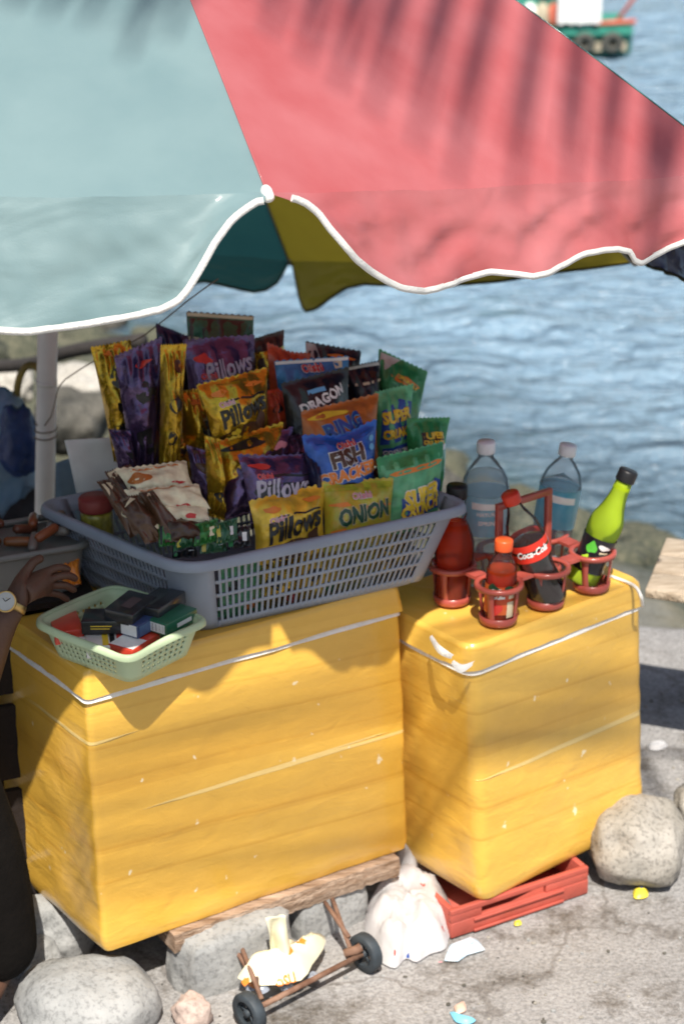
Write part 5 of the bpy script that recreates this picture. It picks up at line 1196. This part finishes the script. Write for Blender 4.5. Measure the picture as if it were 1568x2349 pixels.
rn = random.Random(5)
for k in range(11):
    q = tc_.xy+te_*rn.uniform(-.09, .085)+ts_*rn.uniform(-.05, .06); mt = [ink('toffee', (.12, .04, .02)), ink('rust', (.24, .07, .025)), ink('taupe', (.18, .15, .13)), ink('amber', (.20, .07, .02))][k % 4]
    mb = MB(); M_ = Matrix.Rotation(rn.uniform(0, 3), 3, 'Z') @ Matrix.Rotation(rn.uniform(-.3, .3), 3, 'X')
    mb.lathe([(0, -.026), (.006, -.025), (.009, -.02), (.0095, 0), (.009, .02), (.006, .025), (0, .026)], (q.x, q.y, tc_.z+.008+.006*(k % 3)), n=12, M=M_ @ Matrix.Rotation(R(90), 3, 'X'))
    o = mb.build('wrapped_sweet', mt); tag(o, 'one of the brown wrapped sweets heaped in the clear tub', 'sweet', 'brown wrapped sweets in the clear tub'); rebase(o)
make_bag('orange snack packet below the tub rim beside the basket', [(120, 1292), (182, 1282), (186, 1340), (150, 1345)], 3.30, 20, 30, foil('hot_orange', (.75, .22, .02), metal=0), depth=.012, seed=60, name='orange_packet', group=None)
# dark stand carrying the tub
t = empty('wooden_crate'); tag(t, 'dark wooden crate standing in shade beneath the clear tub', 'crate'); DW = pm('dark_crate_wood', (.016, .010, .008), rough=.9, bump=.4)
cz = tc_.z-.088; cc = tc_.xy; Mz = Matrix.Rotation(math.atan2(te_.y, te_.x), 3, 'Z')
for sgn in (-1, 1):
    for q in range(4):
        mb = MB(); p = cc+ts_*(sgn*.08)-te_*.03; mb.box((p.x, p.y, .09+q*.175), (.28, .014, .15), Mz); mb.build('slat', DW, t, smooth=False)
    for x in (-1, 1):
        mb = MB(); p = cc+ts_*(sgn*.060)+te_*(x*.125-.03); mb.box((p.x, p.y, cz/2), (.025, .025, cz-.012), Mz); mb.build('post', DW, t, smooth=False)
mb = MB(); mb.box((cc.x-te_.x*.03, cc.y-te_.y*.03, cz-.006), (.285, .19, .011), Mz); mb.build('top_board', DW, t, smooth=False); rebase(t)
BLUEP = pm('blue_plastic_bag', (.16, .30, .48), rough=.35, c2=(.42, .55, .68), vs=9, translucent=.2, bump=.5, bs=18, coat=.3)
def sackbag(name, label, px, py, Y, rad, mat, seed, cat='plastic bag'):
    me = rock_mesh(name, rad, seed, mat, rough=.35, sd=4); o = bpy.data.objects.new(name, me); col.objects.link(o); o.location = at(px, py, Y=Y); tag(o, label, cat); return o
sackbag('plastic_bag', 'crumpled light blue plastic bag behind the white pole', 10, 1030, 4.6, (.085, .08, .15), BLUEP, 51)
sackbag('plastic_bag', 'twisted navy blue plastic bag against the white pole', 45, 1010, 4.5, (.05, .05, .09), pm('navy_plastic', (.02, .045, .15), rough=.4, var=.3, vs=20, bump=.5, bs=30), 52)
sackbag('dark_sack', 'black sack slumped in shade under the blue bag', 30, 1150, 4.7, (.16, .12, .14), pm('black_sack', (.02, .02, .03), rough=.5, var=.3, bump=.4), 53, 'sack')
sheet('blue_board', 'dull blue board leaning between pole and card', 'board', [(128, 1062), (175, 1045), (195, 1200), (130, 1200)], 3.9, 10, 5, pm('dull_blue_board', (.16, .25, .34), rough=.6))
mb = MB(); mb.tube(smooth_poly([at(-60, 842, Y=6.2), at(60, 836, Y=6.0), at(140, 812, Y=5.8), at(215, 796, Y=5.7), at(330, 780, Y=5.6)], 5), .021, 10)
tag(rebase(mb.build('driftwood_pole', pm('dark_driftwood', (.035, .03, .028), rough=.8, bump=.4))), 'dark driftwood pole lying across the shore rocks at left', 'pole')
mb = MB(); mb.tube(smooth_poly([at(45, 1010, Y=4.6), at(38, 940, Y=4.6), at(42, 880, Y=4.6), at(54, 848, Y=4.6), at(70, 838, Y=4.6), at(92, 850, Y=4.6), at(100, 900, Y=4.6), at(100, 1010, Y=4.6)], 5), .009, 10)
tag(rebase(mb.build('bent_tube', pm('black_yellow_tube', (.03, .03, .025), rough=.5, c2=(.4, .3, .05), vs=14))), 'bent black and yellow tube arching behind the white pole', 'tube')
rock('white shore rock right of the white pole', 175, 890, -.35, (.14, .16, .09), 61, stone_mat('pale_shore_stone', (.4,)*3, (.5,)*3), 10, sd=4, rough=.25)
rock('white shore rock left of the white pole', 10, 880, -.35, (.11, .14, .09), 64, stone_mat('pale_shore_stone', (.4,)*3, (.5,)*3), 40, sd=4, rough=.25)
rock('dark shaded rock behind the off white card', 165, 965, -.22, (.15, .16, .13), 62, ST_DARK, 10, rough=.3)

# ------------------------------------------------------------------ vendor at the left
SKIN = pm('brown_skin', (.10, .047, .028), rough=.5, var=.1, vs=25, bump=.15, bs=200)
def skinned(name, nodes, edges, mat, parent=None, lvl=2, root=0):
    me = bpy.data.meshes.new(name); me.from_pydata([tuple(n[0]) for n in nodes], edges, []); o = bpy.data.objects.new(name, me); col.objects.link(o)
    sk = o.modifiers.new('skin', 'SKIN'); sk.use_smooth_shade = True
    sv = me.skin_vertices[0].data
    for i, n in enumerate(nodes):
        r_ = n[1]; sv[i].radius = (r_, r_) if not isinstance(r_, tuple) else r_
        sv[i].use_root = (i == root)
    s_ = o.modifiers.new('sub', 'SUBSURF'); s_.levels = lvl; s_.render_levels = lvl
    bpy.context.view_layer.update(); dg = bpy.context.evaluated_depsgraph_get(); m2 = bpy.data.meshes.new_from_object(o.evaluated_get(dg)); bpy.data.objects.remove(o)
    m2.materials.clear(); m2.materials.append(mat)
    for p in m2.polygons: p.use_smooth = True
    m2.name = name; q = bpy.data.objects.new(name, m2); col.objects.link(q); q.parent = parent; return q
def person():
    t = empty('person'); tag(t, 'seated vendor in dark clothes, wristwatched hand reaching to the tub', 'person')
    V = Vector
    wr_ = at(30, 1372, Y=3.06); el = at(-75, 1660, Y=3.05); sh = V((-.93, 3.25, 1.02))
    pel = V((-1.10, 3.62, .50)); che = V((-1.06, 3.44, .92)); nk = V((-1.04, 3.38, 1.12)); hd = V((-1.0, 3.33, 1.24)); top = V((-.985, 3.32, 1.36))
    shl = V((-1.24, 3.34, 1.0)); ell = V((-1.35, 3.1, .75)); wl = V((-1.15, 2.95, .60)); hl = V((-1.08, 2.92, .58))
    kr = V((-.69, 3.04, .50)); ar = V((-.628, 3.04, .10)); fr_ = V((-.69, 2.90, .035)); kl = V((-1.12, 3.05, .55)); al = V((-1.10, 3.02, .09)); fl = V((-1.08, 2.86, .035))
    hnd = wr_.lerp(at(88, 1338, Y=3.10), .85)
    nodes = [(pel, .13), (che, (.14, .10)), (nk, .055), (hd, .085), (top, .06), (sh, .055), (el, .036), (wr_, (.026, .021)), (hnd, (.034, .017)), (shl, .055), (ell, .042), (wl, .026), (hl, .03), (kr, .065), (ar, .035), (fr_, .03), (kl, .065), (al, .035), (fl, .03)]
    edges = [(0, 1), (1, 2), (2, 3), (3, 4), (1, 5), (5, 6), (6, 7), (7, 8), (1, 9), (9, 10), (10, 11), (11, 12), (0, 13), (13, 14), (14, 15), (0, 16), (16, 17), (17, 18)]
    # fingers of the visible hand: five unequal chains rooted in the palm
    F = {'index': [(105, 1312), (138, 1300), (162, 1308)], 'middle': [(118, 1326), (155, 1318), (178, 1330)], 'ring': [(116, 1342), (152, 1342), (175, 1356)], 'little': [(108, 1358), (138, 1364), (158, 1378)], 'thumb': [(60, 1312), (78, 1288), (100, 1278)]}
    rad = {'index': .0085, 'middle': .0088, 'ring': .0084, 'little': .0072, 'thumb': .0098}
    for k_, P in F.items():
        prev = 8 if k_ != 'thumb' else 7
        for q, (x, y) in enumerate(P):
            nodes.append((at(x, y, Y=3.11+.012*q+(0 if k_ != 'thumb' else -.01)), rad[k_]*(1-.12*q))); edges.append((prev, len(nodes)-1)); prev = len(nodes)-1
    skinned('body', nodes, edges, SKIN, t)
    DARK = pm('dark_cloth', (.005, .004, .0035), rough=.95, spec=.15, var=.3, vs=20, bump=.3, bs=80)
    # trousers: legs and hip
    skinned('trousers', [(pel, .155), (pel.lerp(kr, .5), .10), (kr, .088), (kr.lerp(ar, .5)+V((.02, .0, 0)), .082), (ar+V((.0, .0, -.03)), .075), (pel.lerp(kl, .5), .10), (kl, .085), (kl.lerp(al, .5), .07), (al+V((0, 0, .05)), .06)], [(0, 1), (1, 2), (2, 3), (3, 4), (0, 5), (5, 6), (6, 7), (7, 8)], DARK, t)
    skinned('shirt', [(pel+V((0, 0, .04)), .165), (che, (.175, .125)), (nk-V((0, 0, .05)), .08), (sh, .075), (sh.lerp(el, .45), .058), (shl, .075), (shl.lerp(ell, .6), .06)], [(0, 1), (1, 2), (1, 3), (3, 4), (1, 5), (5, 6)], DARK, t)
    # face and hair (outside the frame)
    HAIR = pm('black_hair', (.01, .009, .008), rough=.6)
    me = rock_mesh('hair', (.095, .105, .09), 5, HAIR, rough=.08, sd=3); h_ = bpy.data.objects.new('hair', me); col.objects.link(h_); h_.parent = t; h_.data.transform(Matrix.Translation(hd+V((-.012, .035, .05))))
    fc = MB(); f0 = hd+V((.02, -.092, .02)); fc.tube([f0+V((0, .01, .03)), f0+V((.003, -.015, -.005)), f0+V((0, .0, -.015))], [.006, .012, .010], 8); fc.build('nose', SKIN, t)
    for sx_ in (-.032, .032):
        e = MB(); e.lathe([(0, -.011), (.007, -.008), (.011, 0), (.007, .008), (0, .011)], hd+V((sx_+.02, -.078, .04)), n=12); e.build('eye', pm('eye', (.6, .58, .55), rough=.2), t)
        e = MB(); e.lathe([(0, -.03), (.012, -.02), (.015, 0), (.012, .02), (0, .03)], hd+V((sx_*2.9, 0, .02)), n=10); e.build('ear', SKIN, t)
    e = MB(); e.tube([hd+V((-.005, -.088, -.04)), hd+V((.02, -.096, -.042)), hd+V((.045, -.088, -.04))], .006, 8); e.build('mouth', pm('lips', (.22, .07, .06), rough=.5), t)
    # watch
    return rebase(t), wr_, el, hnd
_, wr_, el_, hn_ = person()
t = empty('wristwatch'); tag(t, 'gold cased wristwatch with a pale dial on the vendor\'s wrist', 'wristwatch')
wc = at(14, 1380, Y=3.028); ax = (wr_-el_).normalized(); toc = (CAM-wc).normalized(); ny = (toc+Vector((-.25, 0, .15))).normalized(); Mq = ny.to_track_quat('Z', 'Y').to_matrix()
GOLDM = pm('gold_metal', (.55, .38, .15), rough=.3, metal=.9)
mb = MB(); mb.lathe([(.0, -.004), (.017, -.004), (.0185, -.002), (.0185, .002), (.0165, .004), (.0155, .003)], wc, n=36, M=Mq); mb.build('case', GOLDM, t)
mb = MB(); mb.lathe([(.0156, .0025), (0, .0026)], wc, n=36, M=Mq); dl = mb.build('dial', pm('pale_dial', (.40, .40, .38), rough=.3, coat=.8), t)
mb = MB()
for a_, ln in ((.6, .010), (2.3, .007)): d = Mq @ Vector((math.cos(a_), math.sin(a_), 0)); mb.tube([wc+ny*.0034, wc+ny*.0034+d*ln], .0006, 5)
mb.build('hands', iK, dl)
mb = MB(); y_ = ax; x_ = y_.cross(ny).normalized(); z_ = ny; cb = wc-ny*.026
for i in range(21):
    pass
rows = [[cb+(x_*math.cos(2*math.pi*i/28)*.030+z_*math.sin(2*math.pi*i/28)*.026)+y_*q for i in range(28)] for q in (-.007, .007)]
mb.grid(rows, cu=True); wb = mb.build('strap', GOLDM, t); sdm = wb.modifiers.new('solidify', 'SOLIDIFY'); sdm.thickness = .002
rebase(t)
